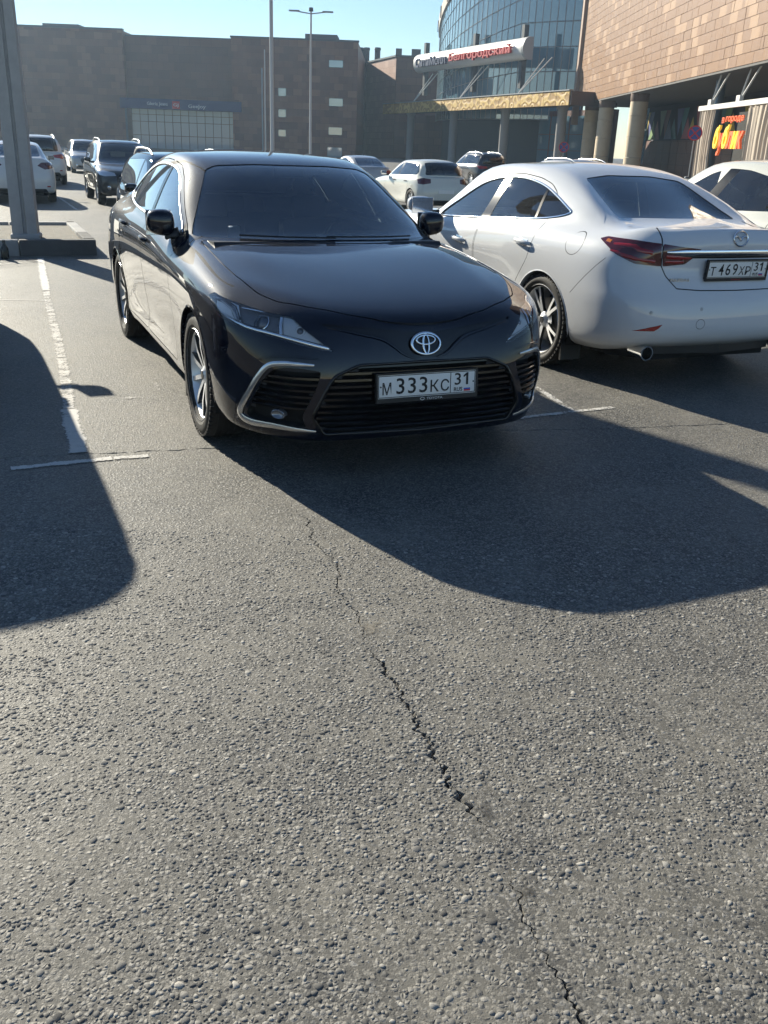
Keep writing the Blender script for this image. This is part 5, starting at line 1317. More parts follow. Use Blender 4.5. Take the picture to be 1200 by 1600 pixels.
# ---------------------------------------------------------------- the shopping mall round the lot
def wall_mat(name, c0, c1, c2, tw, th, axis='x', rough=.55, joint=.03, contrast=1.):
    """cladding slabs: a random tone per slab, on a grid in the wall's own plane"""
    m = mat(name, c0, rough); t = NT(m); co = t.coord('Object'); sp = t.new('SeparateXYZ'); t.link(co, sp.inputs[0])
    a = sp.outputs[{'x': 0, 'y': 1}[axis]]
    zc = t.math('DIVIDE', sp.outputs[2], th); row = t.math('FLOOR', zc)
    ac = t.math('ADD', t.math('DIVIDE', a, tw), t.math('MULTIPLY', t.math('FRACT', t.math('MULTIPLY', row, .5)), 1.))
    cv = t.new('CombineXYZ'); t.link(t.math('FLOOR', ac), cv.inputs[0]); t.link(row, cv.inputs[1])
    wn_ = t.new('TexWhiteNoise', noise_dimensions='2D'); t.link(cv.outputs[0], wn_.inputs['Vector'])
    col = t.ramp(wn_.outputs['Value'], (0., c0), (.5, c1), (1., c2))
    fa, fz = t.math('FRACT', ac), t.math('FRACT', zc)
    j = t.math('MAXIMUM', t.math('LESS_THAN', fa, joint * th / tw), t.math('LESS_THAN', fz, joint))
    col = t.mix(j, col, tuple(k * .45 for k in c0))
    n = t.noise(.35, 5, .6, co); col = t.mix(t.math('MULTIPLY', n, .30), col, tuple(k * .6 for k in c1))
    t.set(t.b, Base_Color=col, Roughness=t.math('MULTIPLY_ADD', wn_.outputs['Value'], .15, rough - .08))
    return m
BROWN = wall_mat('brown_cladding', (.115, .043, .028), (.19, .080, .050), (.29, .145, .088), 1.1, .75)
BROWN2 = wall_mat('dark_brown_cladding', (.10, .042, .028), (.145, .063, .042), (.185, .086, .058), 1.3, .9)
TERRA = wall_mat('terracotta_cladding', (.30, .165, .120), (.37, .21, .155), (.43, .26, .195), 1.2, .6, 'y')
CONC = mat('concrete', (.30, .295, .28), .85); NTc = NT(CONC); _c = NTc.coord('Object'); NTc.set(NTc.b, Base_Color=NTc.mix(NTc.noise(6, 6, .7, _c), (.27, .27, .265), (.46, .455, .44)), Normal=NTc.bump(NTc.noise(40, 4, .6, _c), .004, .6))
STONE = mat('beige_stone', (.46, .37, .26), .6); NTs = NT(STONE); NTs.set(NTs.b, Base_Color=NTs.mix(NTs.noise(3, 5, .6, NTs.coord('Object')), (.50, .40, .27), (.66, .54, .38)))
STEEL = mat('grey_steel', (.32, .33, .34), .45, .3); DSTEEL = mat('dark_steel', (.06, .065, .07), .5, .2); WSTEEL = mat('white_steel', (.62, .61, .58), .5)
PANE = mat('facade_glass', (.13, .24, .30), .04, 0., coat=1.); PANE.node_tree.nodes['Principled BSDF'].inputs['Specular IOR Level'].default_value = .9; PANE.node_tree.nodes['Principled BSDF'].inputs['IOR'].default_value = 1.9
SHOPPANE = mat('shop_glass', (.15, .24, .31), .08, 0., coat=1.)
NAVY = mat('navy_panel', (.008, .022, .095), .5); ROOFM = mat('roof_grey', (.10, .10, .105), .8)
LETW = mat('letter_white', (.72, .72, .70), .5); LETR = mat('letter_red', (.50, .03, .03), .5); LETB = mat('letter_blue', (.03, .05, .12), .5); LETY = mat('letter_yellow', (.75, .50, .03), .45, emis=(.9, .55, .05), emis_s=.25); LETO = mat('letter_orange', (.70, .12, .04), .45, emis=(.9, .15, .04), emis_s=.2)
# ---- left wing, facing the camera across the lot
LY = 120.
lw = empty('mall_building', (-30, LY, 0), 0, 'long dark brown mall wing across the back of the lot', 'building')
def lbox(name, x0, x1, y0, y1, z0, z1, m, root=lw): 
    o = root.location; return MB().box(((x0 + x1) / 2 - o.x, (y0 + y1) / 2 - o.y, (z0 + z1) / 2 - o.z), (x1 - x0, y1 - y0, z1 - z0)).build(name, m, root)
lbox('wall_block', -95, -33.2, LY, LY + 30, 0, 13.05, BROWN)
lbox('wall_block', -33.2, -20.3, LY + .9, LY + 30, 5.2, 12.55, BROWN2)
lbox('wall_block', -20.3, -5.2, LY, LY + 30, 0, 12.75, BROWN)
lbox('parapet', -95, -33.1, LY - .12, LY + .5, 13.05, 13.25, DSTEEL); lbox('parapet', -33.1, -20.4, LY + .75, LY + 1.4, 12.55, 12.72, DSTEEL); lbox('parapet', -20.4, -5.1, LY - .12, LY + .5, 12.75, 12.95, DSTEEL)
lbox('roof_unit', -44, -39.6, LY + 4, LY + 8, 13.05, 13.9, ROOFM); lbox('roof_unit', -11.8, -7.9, LY + 3, LY + 7, 12.7, 13.75, ROOFM); lbox('roof_unit', -16.6, -15.6, LY + 3, LY + 4, 12.7, 13.2, ROOFM)
# shop front: glazing of single panes behind mullions, sign band above
sf_x0, sf_x1 = -32.9, -19.9
lbox('shop_interior', sf_x0, sf_x1, LY + 2.2, LY + 2.4, 0, 5.2, mat('shop_back', (.10, .11, .115), .8))
nx, zs = 13, (.15, 1.7, 3.25, 4.05, 4.72)
pw = (sf_x1 - sf_x0) / nx
for i in range(nx):
    for k in range(len(zs) - 1):
        lbox('pane', sf_x0 + i * pw + .03, sf_x0 + (i + 1) * pw - .03, LY + .95, LY + .98, zs[k] + .03, zs[k + 1] - .03, SHOPPANE)
for i in range(nx + 1): lbox('mullion', sf_x0 + i * pw - .028, sf_x0 + i * pw + .028, LY + .90, LY + 1.02, .1, 4.72, DSTEEL)
for k in range(len(zs)): lbox('transom', sf_x0, sf_x1, LY + .91, LY + 1.01, zs[k] - .035, zs[k] + .035, DSTEEL)
lbox('sign_band', -33.9, -19.2, LY - .35, LY + .85, 4.66, 5.80, NAVY)
def sign_text(s, x, z, w, h, m, y, parent, ext=.04, name='sign_lettering', rz=0., o=None):
    o = o or parent.location
    return obj_from_mesh(name, fit_mesh(text_mesh(s, 1., ext), w, h, Matrix.Translation((x - o.x, y - o.y, z - o.z)) @ Matrix.Rotation(rz, 4, 'Z') @ Matrix.Rotation(R(90), 4, 'X')), m, parent, False)
sign_text('Gloria Jeans', -29.35, 5.20, 2.5, .46, LETW, LY - .42, lw); sign_text('GeeJoy', -24.55, 5.05, 2.1, .50, LETW, LY - .42, lw)
lbox('logo_tile', -27.55, -26.65, LY - .41, LY - .355, 4.75, 5.60, LETR); sign_text('GJ', -27.1, 5.14, .62, .42, LETW, LY - .47, lw)
lbox('stair_tower', -33.45, -33.2, LY - .1, LY, 0, 5.0, ROOFM); lbox('downpipe', -16.75, -16.6, LY - .16, LY - .02, 0, 9.6, STEEL)
for (u, v, w_, h_) in ((441, 144, 1.0, .95), (441, 177, 1.0, .95), (441, 208, 1.0, .85), (525, 100, 1.75, .85), (525, 160, 1.75, .95), (524, 205, 1.75, .95), (523, 238, 1.9, 1.2)):
    p = at(u, v, LY); wnd = MB().box((p.x + 30, -.03, p.z), (w_, .10, h_)).build('window', DSTEEL, lw); MB().box((p.x + 30, -.085, p.z), (w_ - .12, .02, h_ - .12)).build('pane', PANE, wnd)
# wing beyond the corner, its left flank catching the sun
rw = empty('mall_building', (2, 110, 0), 0, 'brown corner block of the mall behind the billboard sign', 'building')
def poly_block(name, pts, z0, z1, m, root):
    o = root.location; return MB().prism([(x - o.x, y - o.y) for x, y in pts], 'z', z0 - o.z, z1 - o.z).build(name, m, root)
TERRAX = wall_mat('terracotta_flank', (.33, .185, .135), (.38, .225, .165), (.44, .275, .205), 1.2, .8, 'y')
poly_block('wall_block', [(-4.9, 143), (-.65, 131), (5.6, 131), (9, 160), (-4.9, 160)], 0, 12.3, BROWN2, rw)
MB().add([(-4.94 - 2, 143 - 110, 0), (-.69 - 2, 131 - 110, 0), (-.69 - 2, 131 - 110, 12.3), (-4.94 - 2, 143 - 110, 12.3)], [(0, 1, 2, 3)]).build('flank_cladding', TERRAX, rw)
poly_block('wall_block', [(-6.2, 144), (-4.8, 144), (-4.8, 160), (-6.2, 160)], 0, 12.6, BROWN2, rw)
poly_block('parapet', [(-5.1, 142.9), (-.8, 130.85), (5.6, 130.85), (5.6, 131.4), (-.4, 131.4), (-4.7, 143.3)], 12.3, 12.5, DSTEEL, rw)
for u in (564, 573, 590):
    p = at(u, 78, 147); vt = MB().lathe([(0, p.z + .35), (.45, p.z + .30), (.5, p.z), (.42, p.z - .1), (.42, 12.0)], 16, 'z', Matrix.Translation((p.x - 2, 37, 0))).build('roof_vent', DSTEEL, rw, True, 40)
for u, w_ in ((623, .8), (650, 1.2)): p = at(u, 88, 133); MB().box((p.x - 2, 23, 12.9), (w_, 1, 1.0)).build('roof_unit', ROOFM, rw)
# ---- glass rotunda over the entrance
ro = empty('glass_rotunda', (29.5, 122, 0), 0, 'round glass rotunda rising behind the billboard sign', 'building')
RR = 25.; a0, a1 = R(174), R(243); na = 36
def ztop(b): return 9.4 + 8.5 * min(1., max(0., (b - a0) / R(52))) ** 1.1      # the roofline sweeps up towards the right wing
def zrow(k, b): return 4.6 + ztop(b) * k / 8
def rp(r, b, z): return (r * math.cos(b), r * math.sin(b), z)
for i in range(na):
    b0, b1 = a0 + (a1 - a0) * i / na, a0 + (a1 - a0) * (i + 1) / na; e = .05 / RR
    for k in range(8):
        j = 1 + random.uniform(-.0012, .0012)
        pydata('pane', [rp(RR, b0 + e, zrow(k, b0) + .05), rp(RR * j, b1 - e, zrow(k, b1) + .05), rp(RR * j, b1 - e, zrow(k + 1, b1) - .05), rp(RR, b0 + e, zrow(k + 1, b0) - .05)], [(0, 1, 2, 3)], PANE, ro)
for i in range(na + 1):
    b = a0 + (a1 - a0) * i / na; MB().box((RR * math.cos(b), RR * math.sin(b), 4.6 + ztop(b) / 2), (.07, .07, ztop(b))).build('mullion', STEEL, ro)
angs = [a0 + (a1 - a0) * i / 48 for i in range(49)]
for k in range(9): MB().tube([rp(RR, b, zrow(k, b)) for b in angs], .045, 4).build('transom', STEEL, ro)
V = []; F = []
for b in angs: V += [rp(RR - .3, b, zrow(8, b)), rp(RR + .18, b, zrow(8, b) + .03), rp(RR + .22, b, zrow(8, b) + 1.2), rp(RR - .3, b, zrow(8, b) + 1.25)]
for i in range(48):
    for q in range(4): F.append((i * 4 + q, i * 4 + (q + 1) % 4, i * 4 + 4 + (q + 1) % 4, i * 4 + 4 + q))
pydata('fascia', V, F, mat('beige_fascia', (.42, .36, .30), .6), ro, True, 30)
V = []; F = []
for b in angs: V += [rp(RR - .9, b, .2), rp(RR - .9, b, zrow(8, b) + .2)]
for i in range(48): F.append((2 * i, 2 * i + 2, 2 * i + 3, 2 * i + 1))
pydata('inner_wall', V, F, mat('rotunda_inner', (.05, .055, .06), .9), ro, True)
for i in range(9):
    b = a0 + (a1 - a0) * (i + .5) / 9; MB().box((RR * math.cos(b) * 1.011, RR * math.sin(b) * 1.011, zrow(8, b) + .6), (.10, .10, 1.25)).build('fascia_post', DSTEEL, ro)
# ---- entrance canopy with the ornamented band
CA, CB = Vector((-2.0, 126, 0)), Vector((14.4, 84, 0)); cd = (CB - CA).normalized(); cn = Vector((cd.y, -cd.x, 0))       # cn points out to the lot
if cn.x > 0: cn = -cn
ca = empty('entrance_canopy', (CA.x, CA.y, 0), math.atan2(cd.y, cd.x), 'gold ornamented entrance canopy on round columns', 'canopy'); CL = (CB - CA).length
osd = 1 if Vector((-cd.y, cd.x, 0)).dot(cn) > 0 else -1     # local +y or -y is the outside
GOLD = mat('gold_band', (.40, .27, .11), .55); tg = NT(GOLD); cg = tg.coord('Object'); vg = tg.voro(.75, 'SMOOTH_F1', tg.mapping(cg, (1, .2, 1.3)), .35)
wv = tg.math('SINE', tg.math('ADD', tg.math('MULTIPLY', vg.outputs['Distance'], 26.), tg.math('MULTIPLY', tg.noise(.8, 2, .5, cg), 5.)))
tg.set(tg.b, Base_Color=tg.mix(tg.ramp(wv, (.35, 0.), (.6, 1.)), (.36, .21, .055), (.60, .41, .13)), Normal=tg.bump(wv, .02, .5))
MB().box((CL / 2, -osd * 2.3, 5.82), (CL, 4.6, .6)).build('canopy_slab', mat('canopy_soffit', (.14, .135, .13), .7), ca)
npan = 21
for i in range(npan): MB().box(((i + .5) * CL / npan, osd * .10, 5.82), (CL / npan - .03, .16, 1.12), bev=.02).build('band_panel', GOLD, ca)
MB().box((CL / 2, osd * .0, 6.44), (CL, .5, .08)).build('band_cap', STEEL, ca); MB().box((CL + .1, -osd * 2.2, 5.82), (.25, 4.6, 1.1)).build('canopy_end', mat('dark_brown_trim', (.09, .06, .05), .6), ca)
for s in (.14, .42, .69, .93):
    MB().lathe([(.48, 0), (.44, .3), (.44, 5.0), (.55, 5.2), (.55, 5.5)], 20, 'z', Matrix.Translation((CL * s, -osd * 1.2, 0))).build('column', mat('grey_column', (.26, .25, .24), .6), ca, True, 40)
for s in (.18, .47, .76):
    for dx in (-.5, .9): MB().tube([(CL * s, -osd * .6, 6.4), (CL * s + 1.6 + dx, -osd * 2.6, 9.6)], .055, 6).build('tie_rod', WSTEEL, ca)
poly_block('entrance_wall', [(3.6, 131), (19.5, 91), (20.2, 91.3), (4.3, 131.3)], 0, 5.4, BROWN2, rw)
for i in range(5):
    s = .50 + i * .085; p0 = Vector((3.6, 131, 0)).lerp(Vector((19.5, 91, 0)), s) - Vector((.06, .02, 0)); p1 = Vector((3.6, 131, 0)).lerp(Vector((19.5, 91, 0)), s + .08) - Vector((.06, .02, 0))
    for z0, z1 in ((.1, 1.7), (1.75, 3.2), (3.25, 4.9)): pydata('entrance_pane', [(p0.x - 2, p0.y - 110, z0), (p1.x - 2, p1.y - 110, z0), (p1.x - 2, p1.y - 110, z1), (p0.x - 2, p0.y - 110, z1)], [(0, 1, 2, 3)], PANE, rw)
# ---- billboard with the mall's name, a long curved box
SA, SB = at(650, 103, 119), at(818, 70, 97); sdv = Vector((SB.x - SA.x, SB.y - SA.y, 0)); SL = sdv.length; szz = (SA.z + SB.z) / 2
bb = empty('billboard_sign', (SA.x, SA.y, szz), math.atan2(sdv.y, sdv.x), 'white curved billboard with the mall name above the entrance canopy', 'sign')
so = 1 if Vector((-sdv.y, sdv.x, 0)).dot(cn) > 0 else -1
prof = [(so * (.85 * math.cos(t) - .60), .98 * math.sin(t)) for t in [R(-78 + 156 * k / 12) for k in range(13)]] + [(-so * .85, .93), (-so * .85, -.93)]
MB().prism(prof, 'x', 0, SL).build('sign_box', mat('sign_white', (.70, .69, .66), .45), bb, True, 35)
MB().prism([(y * 1.04, z * 1.04) for y, z in prof], 'x', SL, SL + .35).build('end_cap', mat('sign_grey', (.32, .33, .34), .5), bb, True, 35); MB().prism([(y * 1.03, z * 1.03) for y, z in prof], 'x', -.25, 0).build('end_cap', WSTEEL, bb, True, 35)
rot_l = 0. if so < 0 else math.pi
def bb_text(s, x, w, h, m):
    T = Matrix.Translation((x, so * .46, -.05)) @ Matrix.Rotation(rot_l, 4, 'Z') @ Matrix.Rotation(R(90), 4, 'X'); obj_from_mesh('sign_lettering', fit_mesh(text_mesh(s, 1., .12, 1., .02), w, h, T), m, bb, False)
fl = (lambda x: x) if so < 0 else (lambda x: SL - x)
bb_text('СитиМолл', SL * .20, SL * .32, .95, LETB); bb_text('Белгородский', SL * .665, SL * .54, 1.02, LETR)
for s in (.02, .52, .93): MB().box((SL * s, -so * 1.1, -.6), (.5, .5, 5.6)).build('support_post', DSTEEL, bb)
# ---- right wing: terracotta slabs above an open arcade
RX = 16.5
tw_ = empty('mall_building', (RX, 70, 0), 0, 'pink terracotta clad mall wing on beige columns at right', 'building')
RY0, RY1, RZ0, RZ1 = 22., 92.5, 5.75, 17.5
MB().box((4.1, (RY0 + RY1) / 2 - 70, (RZ0 + RZ1) / 2), (8., RY1 - RY0, RZ1 - RZ0)).build('wall_block', mat('slab_backing', (.09, .06, .05), .9), tw_)
slabs = [mat('slab_%d' % k, c, .42 + .06 * k) for k, c in enumerate(((.285, .162, .088), (.24, .130, .068), (.335, .200, .112), (.205, .106, .054)))]
for k, sm in enumerate(slabs):
    t = NT(sm); c = tuple(sm.node_tree.nodes['Principled BSDF'].inputs['Base Color'].default_value)[:3]; n = t.noise(1.2, 5, .65, t.coord('Object')); t.set(t.b, Base_Color=t.mix(t.math('MULTIPLY', n, .5), c, tuple(x * .7 for x in c)))
SW, SH = 1.15, .52; items = []
for j in range(int((RZ1 - RZ0) / SH)):
    y = RY1 + (SW / 2 if j % 2 else 0)
    while y > RY0 + 8:
        w1 = SW * random.choice((.35, 1., 1., .65)); y0 = max(y - w1, RY0); y1_ = min(y, RY1); y -= w1
        if y1_ - y0 > .1: items.append((y0, y1_, RZ0 + j * SH, RZ0 + (j + 1) * SH, random.choice((0, 0, 1, 2, 0, 3, 1))))
def in_view(it):
    p = Vector((RX, (it[0] + it[1]) / 2, (it[2] + it[3]) / 2)) - Vector((0, 0, CAM_H)); d = p.dot(fw); u = 600 + CAM_F * p.dot(rt) / d; v = 800 - CAM_F * p.dot(up) / d
    return -20 < u < 1220 and v > -40
vis = sorted([i for i in items if in_view(i)], key=lambda i: i[0]); near = vis[:295]; nset = set(near); rest = [i for i in items if i not in nset]
for (y0, y1_, z0, z1, k) in near: MB().box((.05 + random.uniform(-.008, .008), (y0 + y1_) / 2 - 70, (z0 + z1) / 2), (.06, y1_ - y0 - .022, z1 - z0 - .022)).build('cladding_slab', slabs[k], tw_)
far = MB()
for (y0, y1_, z0, z1, k) in rest: far.cur = k; far.box((.05, (y0 + y1_) / 2 - 70, (z0 + z1) / 2), (.06, y1_ - y0 - .022, z1 - z0 - .022))
fo_ = far.build('cladding', slabs, tw_); fo_['kind'] = 'stuff'
MB().box((-.02, RY1 - 70 + .4, 10.5), (.5, .8, 13)).build('corner_pier', mat('pier_stone', (.30, .21, .16), .6), tw_)
# arcade: soffit, columns, back wall with a mural of coloured triangles on the glazing
MB().box((3.5, (RY0 + RY1) / 2 - 70, RZ0 - .06), (6.9, RY1 - RY0, .1)).build('soffit', mat('soffit_dark', (.11, .105, .10), .8), tw_)
MB().box((6.6, (RY0 + RY1) / 2 - 70, 1.4), (.3, RY1 - RY0, 2.8)).build('arcade_wall', BROWN2, tw_); MB().box((6.8, (RY0 + RY1) / 2 - 70, 4.2), (.2, RY1 - RY0, 2.9)).build('arcade_wall', mat('arcade_dark', (.06, .055, .06), .8), tw_)
for y in np.arange(RY0, RY1, 2.2): MB().box((6.44, y - 70, 1.4), (.04, 2.14, 2.7)).build('arcade_slab', BROWN2, tw_)
tri = [mat('mural_%d' % k, c, .5) for k, c in enumerate(((.46, .34, .06), (.05, .16, .17), (.25, .05, .06), (.06, .07, .20), (.14, .22, .08)))]
yy = 50.; k = 0
while yy < 92:
    for (a, b, c, mm) in ((0, 2.4, 0, 0), (2.4, 4.6, 1, 1), (1.2, 3.6, 2, 2), (3.6, 5.6, 3, 3)):
        V = [(6.40 - .02 * c, yy + a - 70, 2.9), (6.40 - .02 * c, yy + b - 70, 2.9), (6.40 - .02 * c, yy + (a + b) / 2 - 70, 4.5)] if c % 2 == 0 else [(6.40 - .02 * c, yy + a - 70, 5.2), (6.40 - .02 * c, yy + b - 70, 5.2), (6.40 - .02 * c, yy + (a + b) / 2 - 70, 3.1)]
        pydata('mural_triangle', V, [(0, 1, 2)], tri[(mm + k) % 5], tw_)
    yy += 5.2; k += 1
for (u, Y) in ((1000, 71.5), (938, 82.5), (906, 88.6)):
    p = at(u, 200, Y); cx = RX + .70
    col = MB()
    for z0, z1 in ((0, 1.35), (1.37, 2.75), (2.77, 4.15), (4.17, 5.1)): col.lathe([(0, z0), (.62, z0), (.62, z1), (0, z1)], 28, 'z', Matrix.Translation((cx - RX, Y - 70, 0)))
    c_ = col.build('column', STONE, tw_, True, 40); MB().lathe([(.60, 5.1), (.66, 5.2), (.66, 5.72)], 28, 'z', Matrix.Translation((cx - RX, Y - 70, 0))).build('capital', mat('capital_brown', (.16, .11, .085), .7), c_, True, 40)
for (Y0, Y1) in ((81.5, 86.5),):
    for i in range(4):
        for z0, z1 in ((.9, 2.2), (2.25, 3.5), (3.55, 5.2)): MB().box((4.0, Y0 + (i + .5) * (Y1 - Y0) / 4 - 70, (z0 + z1) / 2), (.05, (Y1 - Y0) / 4 - .1, z1 - z0)).build('pane', PANE, tw_)
MB().tube([(1.6, 56.4 - 70, 0), (1.5, 56.4 - 70, 5.7)], .28, 12).build('steel_column', mat('blue_steel', (.12, .16, .20), .4, .4), tw_, True)
# ---- bagel kiosk under the arcade: beam on V struts, rope curtains, sign
kx, ky0, ky1, kz = 16.7, 55.2, 43., 4.05
kb = empty('kiosk', (kx, ky0, 0), 0, 'kiosk front with white rope curtains and a bright red and yellow sign', 'kiosk')
MB().box((0, (ky1 - ky0) / 2, kz), (.22, ky0 - ky1, .24)).build('beam', WSTEEL, kb)
for s in (.14, .5, .86):
    y = (ky1 - ky0) * s
    for dy in (-.15, -1.5): MB().tube([(0, y, kz + .1), (.3, y + dy, RZ0)], .05, 6).build('strut', WSTEEL, kb)
    MB().box((0, y, kz + .25), (.2, .5, .3)).build('strut_shoe', WSTEEL, kb)
CURT = mat('curtain_cloth', (.50, .42, .34), .9)
for (ya, yb) in ((0.05, 2.75), (7.5, 12.1)):
    V = []; F = []; n = 64
    for i in range(n + 1):
        s = i / n; fold = .10 * math.sin(s * 44) + .05 * math.sin(s * 97 + 1)
        for k in range(6):
            z = kz - .1 - (kz - .15) * k / 5; V.append((fold * (.6 + .5 * k / 5) + .12 * k / 5, -(ya + (yb - ya) * (s * (1 - .12 * math.sin(math.pi * k / 5)))), z))
    for i in range(n):
        for k in range(5): F.append((i * 6 + k, i * 6 + k + 1, i * 6 + 7 + k, i * 6 + 6 + k))
    pydata('curtain', V, F, CURT, kb, True)
MB().box((2.2, (ky1 - ky0) / 2, 2.0), (.15, ky0 - ky1, 3.9)).build('kiosk_back', mat('kiosk_dark', (.022, .021, .02), .9), kb)
x = 2.85
for ch, m_, w_, hh, dz in (('б', LETY, .74, 1.15, .16), ('у', LETO, .70, 1.1, -.2), ('б', LETY, .74, 1.15, .16), ('л', LETO, .72, .82, 0), ('и', LETY, .74, .82, 0), ('к', LETO, .72, .82, 0)):
    T = Matrix.Translation((.12, -(x + w_ / 2), 2.42 + dz)) @ Matrix.Rotation(R(-90), 4, 'Z') @ Matrix.Rotation(R(90), 4, 'X') @ Matrix(((1, .22, 0, 0), (0, 1, 0, 0), (0, 0, 1, 0), (0, 0, 0, 1)))
    obj_from_mesh('sign_letter', fit_mesh(text_mesh(ch, 1., .06, 1., .035), w_ * .92, hh, T), m_, kb, False); x += w_ * .99
for w_, yy_, ww_ in (('в', -3.85, .32), ('городе', -5.55, 2.6)):
    T = Matrix.Translation((.12, yy_, 3.38)) @ Matrix.Rotation(R(-90), 4, 'Z') @ Matrix.Rotation(R(90), 4, 'X'); obj_from_mesh('sign_script', fit_mesh(text_mesh(w_, 1., .03, 1., .01), ww_, .34 if len(w_) > 1 else .28, T), LETO, kb, False)
# ---- lamp masts, flag pole, no-stopping signs
def mast(u, vtop, Y, r0, r1, h, label, arms=False, name='lamp_mast'):
    b = at(u, 220, Y); o = empty(name, (b.x, Y, 0), 0, label, 'lamp mast')
    MB().lathe([(r0 * 1.4, 0), (r0 * 1.4, .35), (r0, .5), (r1, h), (0, h)], 16, 'z').build('pole', mat('mast_grey', (.50, .50, .49), .55), o, True, 40)
    if arms:
        for s in (-1, 1):
            MB().tube([(0, 0, h - .15), (s * 1.0, 0, h - .02)], .04, 6).build('arm', STEEL, o); MB().box((s * 1.15, 0, h), (.75, .22, .10), bev=.04).build('lamp_head', STEEL, o)
        MB().lathe([(0, h + .25), (.14, h + .22), (.16, h), (0, h)], 12, 'z').build('camera_dome', DSTEEL, o)
    return o
mast(485, 18, 70, .10, .06, 9.85, 'slim lamp mast with two short arms before the left wing', True)
mast(425.5, 0, 40, .085, .065, 9.6, 'thicker plain mast rising above the black sedan roof')
mast(415, 90, 96, .07, .05, 9.6, 'thin grey pole beside the thicker mast', name='flag_pole')
def nostop(u, v, Y, label, r=.36):
    c = at(u, v, Y); o = empty('road_sign', (c.x, Y, 0), -math.atan2(c.x, Y), label, 'sign')
    MB().tube([(0, .04, 0), (0, .04, c.z + r)], .035, 8).build('post', STEEL, o, True)
    MB().lathe([(0, 0), (r, 0), (r, .03), (0, .03)], 28, 'y', Matrix.Translation((0, -.02, c.z))).build('face', mat('sign_blue', (.03, .07, .28), .4), o, True, 30)
    MB().lathe([(r * .84, -.032), (r * 1.0, -.032), (r * 1.0, -.022), (r * .84, -.022)], 28, 'y', Matrix.Translation((0, 0, c.z)), close=True).build('ring', LETR, o, True, 30)
    for s in (-1, 1): MB().box((0, -.028, 0), (r * 1.75, .008, r * .16), Matrix.Translation((0, 0, c.z)) @ Matrix.Rotation(s * R(45), 4, 'Y')).build('bar', LETR, o)
nostop(1086, 208, 50, 'round blue no-stopping sign beside the rope curtains'); nostop(881, 230, 70, 'round blue no-stopping sign in front of the farthest column')
MB().box((0, 0, 0), (.1, .1, .1)) if False else None
# ---- kerbed island with the concrete lamp post
hd = Vector((.4036, -.9149, 0)); sd_ = Vector((.9149, .4036, 0))     # parking direction and the row direction
I0 = Vector((-4.02, 12.62, 0))
isl = empty('kerb_island', (I0.x, I0.y, 0), math.atan2(sd_.y, sd_.x), 'raised concrete kerb island with a sandy top at left', 'kerb')
SAND = mat('island_sand', (.22, .20, .165), .95); ns = NT(SAND); cs = ns.coord('Object'); ns.set(ns.b, Base_Color=ns.mix(ns.noise(7, 6, .7, cs), (.13, .12, .10), (.27, .245, .20)), Normal=ns.bump(ns.noise(60, 4, .6, cs), .01, .8))
MB().box((-4.6, 1.45, .075), (8.9, 2.6, .17)).build('island_fill', SAND, isl)
KW = mat('kerb_whitewash', (.42, .41, .39), .85); KD = mat('kerb_grey', (.13, .13, .13), .9)
for mm, nm in ((KW, 'w'), (KD, 'd')):
    t = NT(mm); c = t.coord('Object'); b = (.42, .41, .39) if nm == 'w' else (.14, .138, .135); t.set(t.b, Base_Color=t.mix(t.noise(5, 6, .7, c), tuple(k * .55 for k in b), b), Normal=t.bump(t.noise(45, 4, .6, c), .006, .7))
xk = 0.
for i, L_ in enumerate((.98, 1., 1., 1., 1., 1., 1., 1., 1.)):
    MB().box((xk - L_ / 2, .075, .10), (L_ - .012, .15, .21), bev=.015).build('kerb_stone', KD if i == 0 else KW, isl); xk -= L_
for i in range(3): MB().box((-.075, .16 + .5 + i * .9, .10), (.15, .885, .21), bev=.015).build('kerb_stone', KW if i else KD, isl)
for i in range(9): MB().box((-.5 - i, 2.80, .10), (.985, .15, .21), bev=.015).build('kerb_stone', KW, isl)
lpx = gnd(42, 372, .16)
lp = empty('lamp_post', (lpx.x, lpx.y, .16), .25, 'thick grey concrete lamp post standing on the kerb island', 'lamp post')
MB().prism([(-.15, -.13), (.15, -.13), (.15, .13), (-.15, .13)], 'z', -.1, 0.0)
post = MB(); V = []; F = []
for k in range(12):
    z = 8.5 * k / 11; w_ = .16 - .055 * k / 11; V += [(-w_, -w_, z), (-w_ * .12, -w_, z), (-w_ * .05, -w_ * .78, z), (w_ * .12, -w_ * .78, z), (w_ * .2, -w_, z), (w_, -w_, z), (w_, w_, z), (-w_, w_, z)]
for k in range(11):
    for q in range(8): F.append((k * 8 + q, k * 8 + (q + 1) % 8, k * 8 + 8 + (q + 1) % 8, k * 8 + 8 + q))
post.add(V, F).build('post', CONC, lp); MB().box((0, 0, .03), (.38, .38, .08), bev=.03).build('footing', CONC, lp)
# small bottle on the kerb edge, shopping trolley on the island
bt = gnd(11, 404); bo = empty('bottle', (bt.x, bt.y - .05, 0), 0, 'small dark bottle standing against the pale kerb', 'bottle')
MB().lathe([(0, 0), (.045, 0), (.050, .02), (.050, .13), (.030, .17), (.018, .19), (.018, .215), (0, .215)], 16, 'z').build('glass_body', mat('bottle_dark', (.015, .02, .018), .15), bo, True, 40); MB().lathe([(.020, .205), (.020, .235), (0, .235)], 12, 'z').build('cap', BLACKPL, bo, True, 40)
ct = Vector((-5.85, 13.35, .19)); trl = empty('shopping_trolley', (ct.x - .55, ct.y - .1, ct.z), 1.0, 'wire shopping trolley parked left of the lamp post', 'trolley')
bk = MB()
def wire(a, b, r=.004): bk.tube([a, b], r, 5)
for i in range(11):
    s = i / 10; x0 = -.42 + .84 * s
    for y in (-.26, .26): wire((x0, y * .85, .42 + .06 * s), (x0 * 1.06, y, .92))
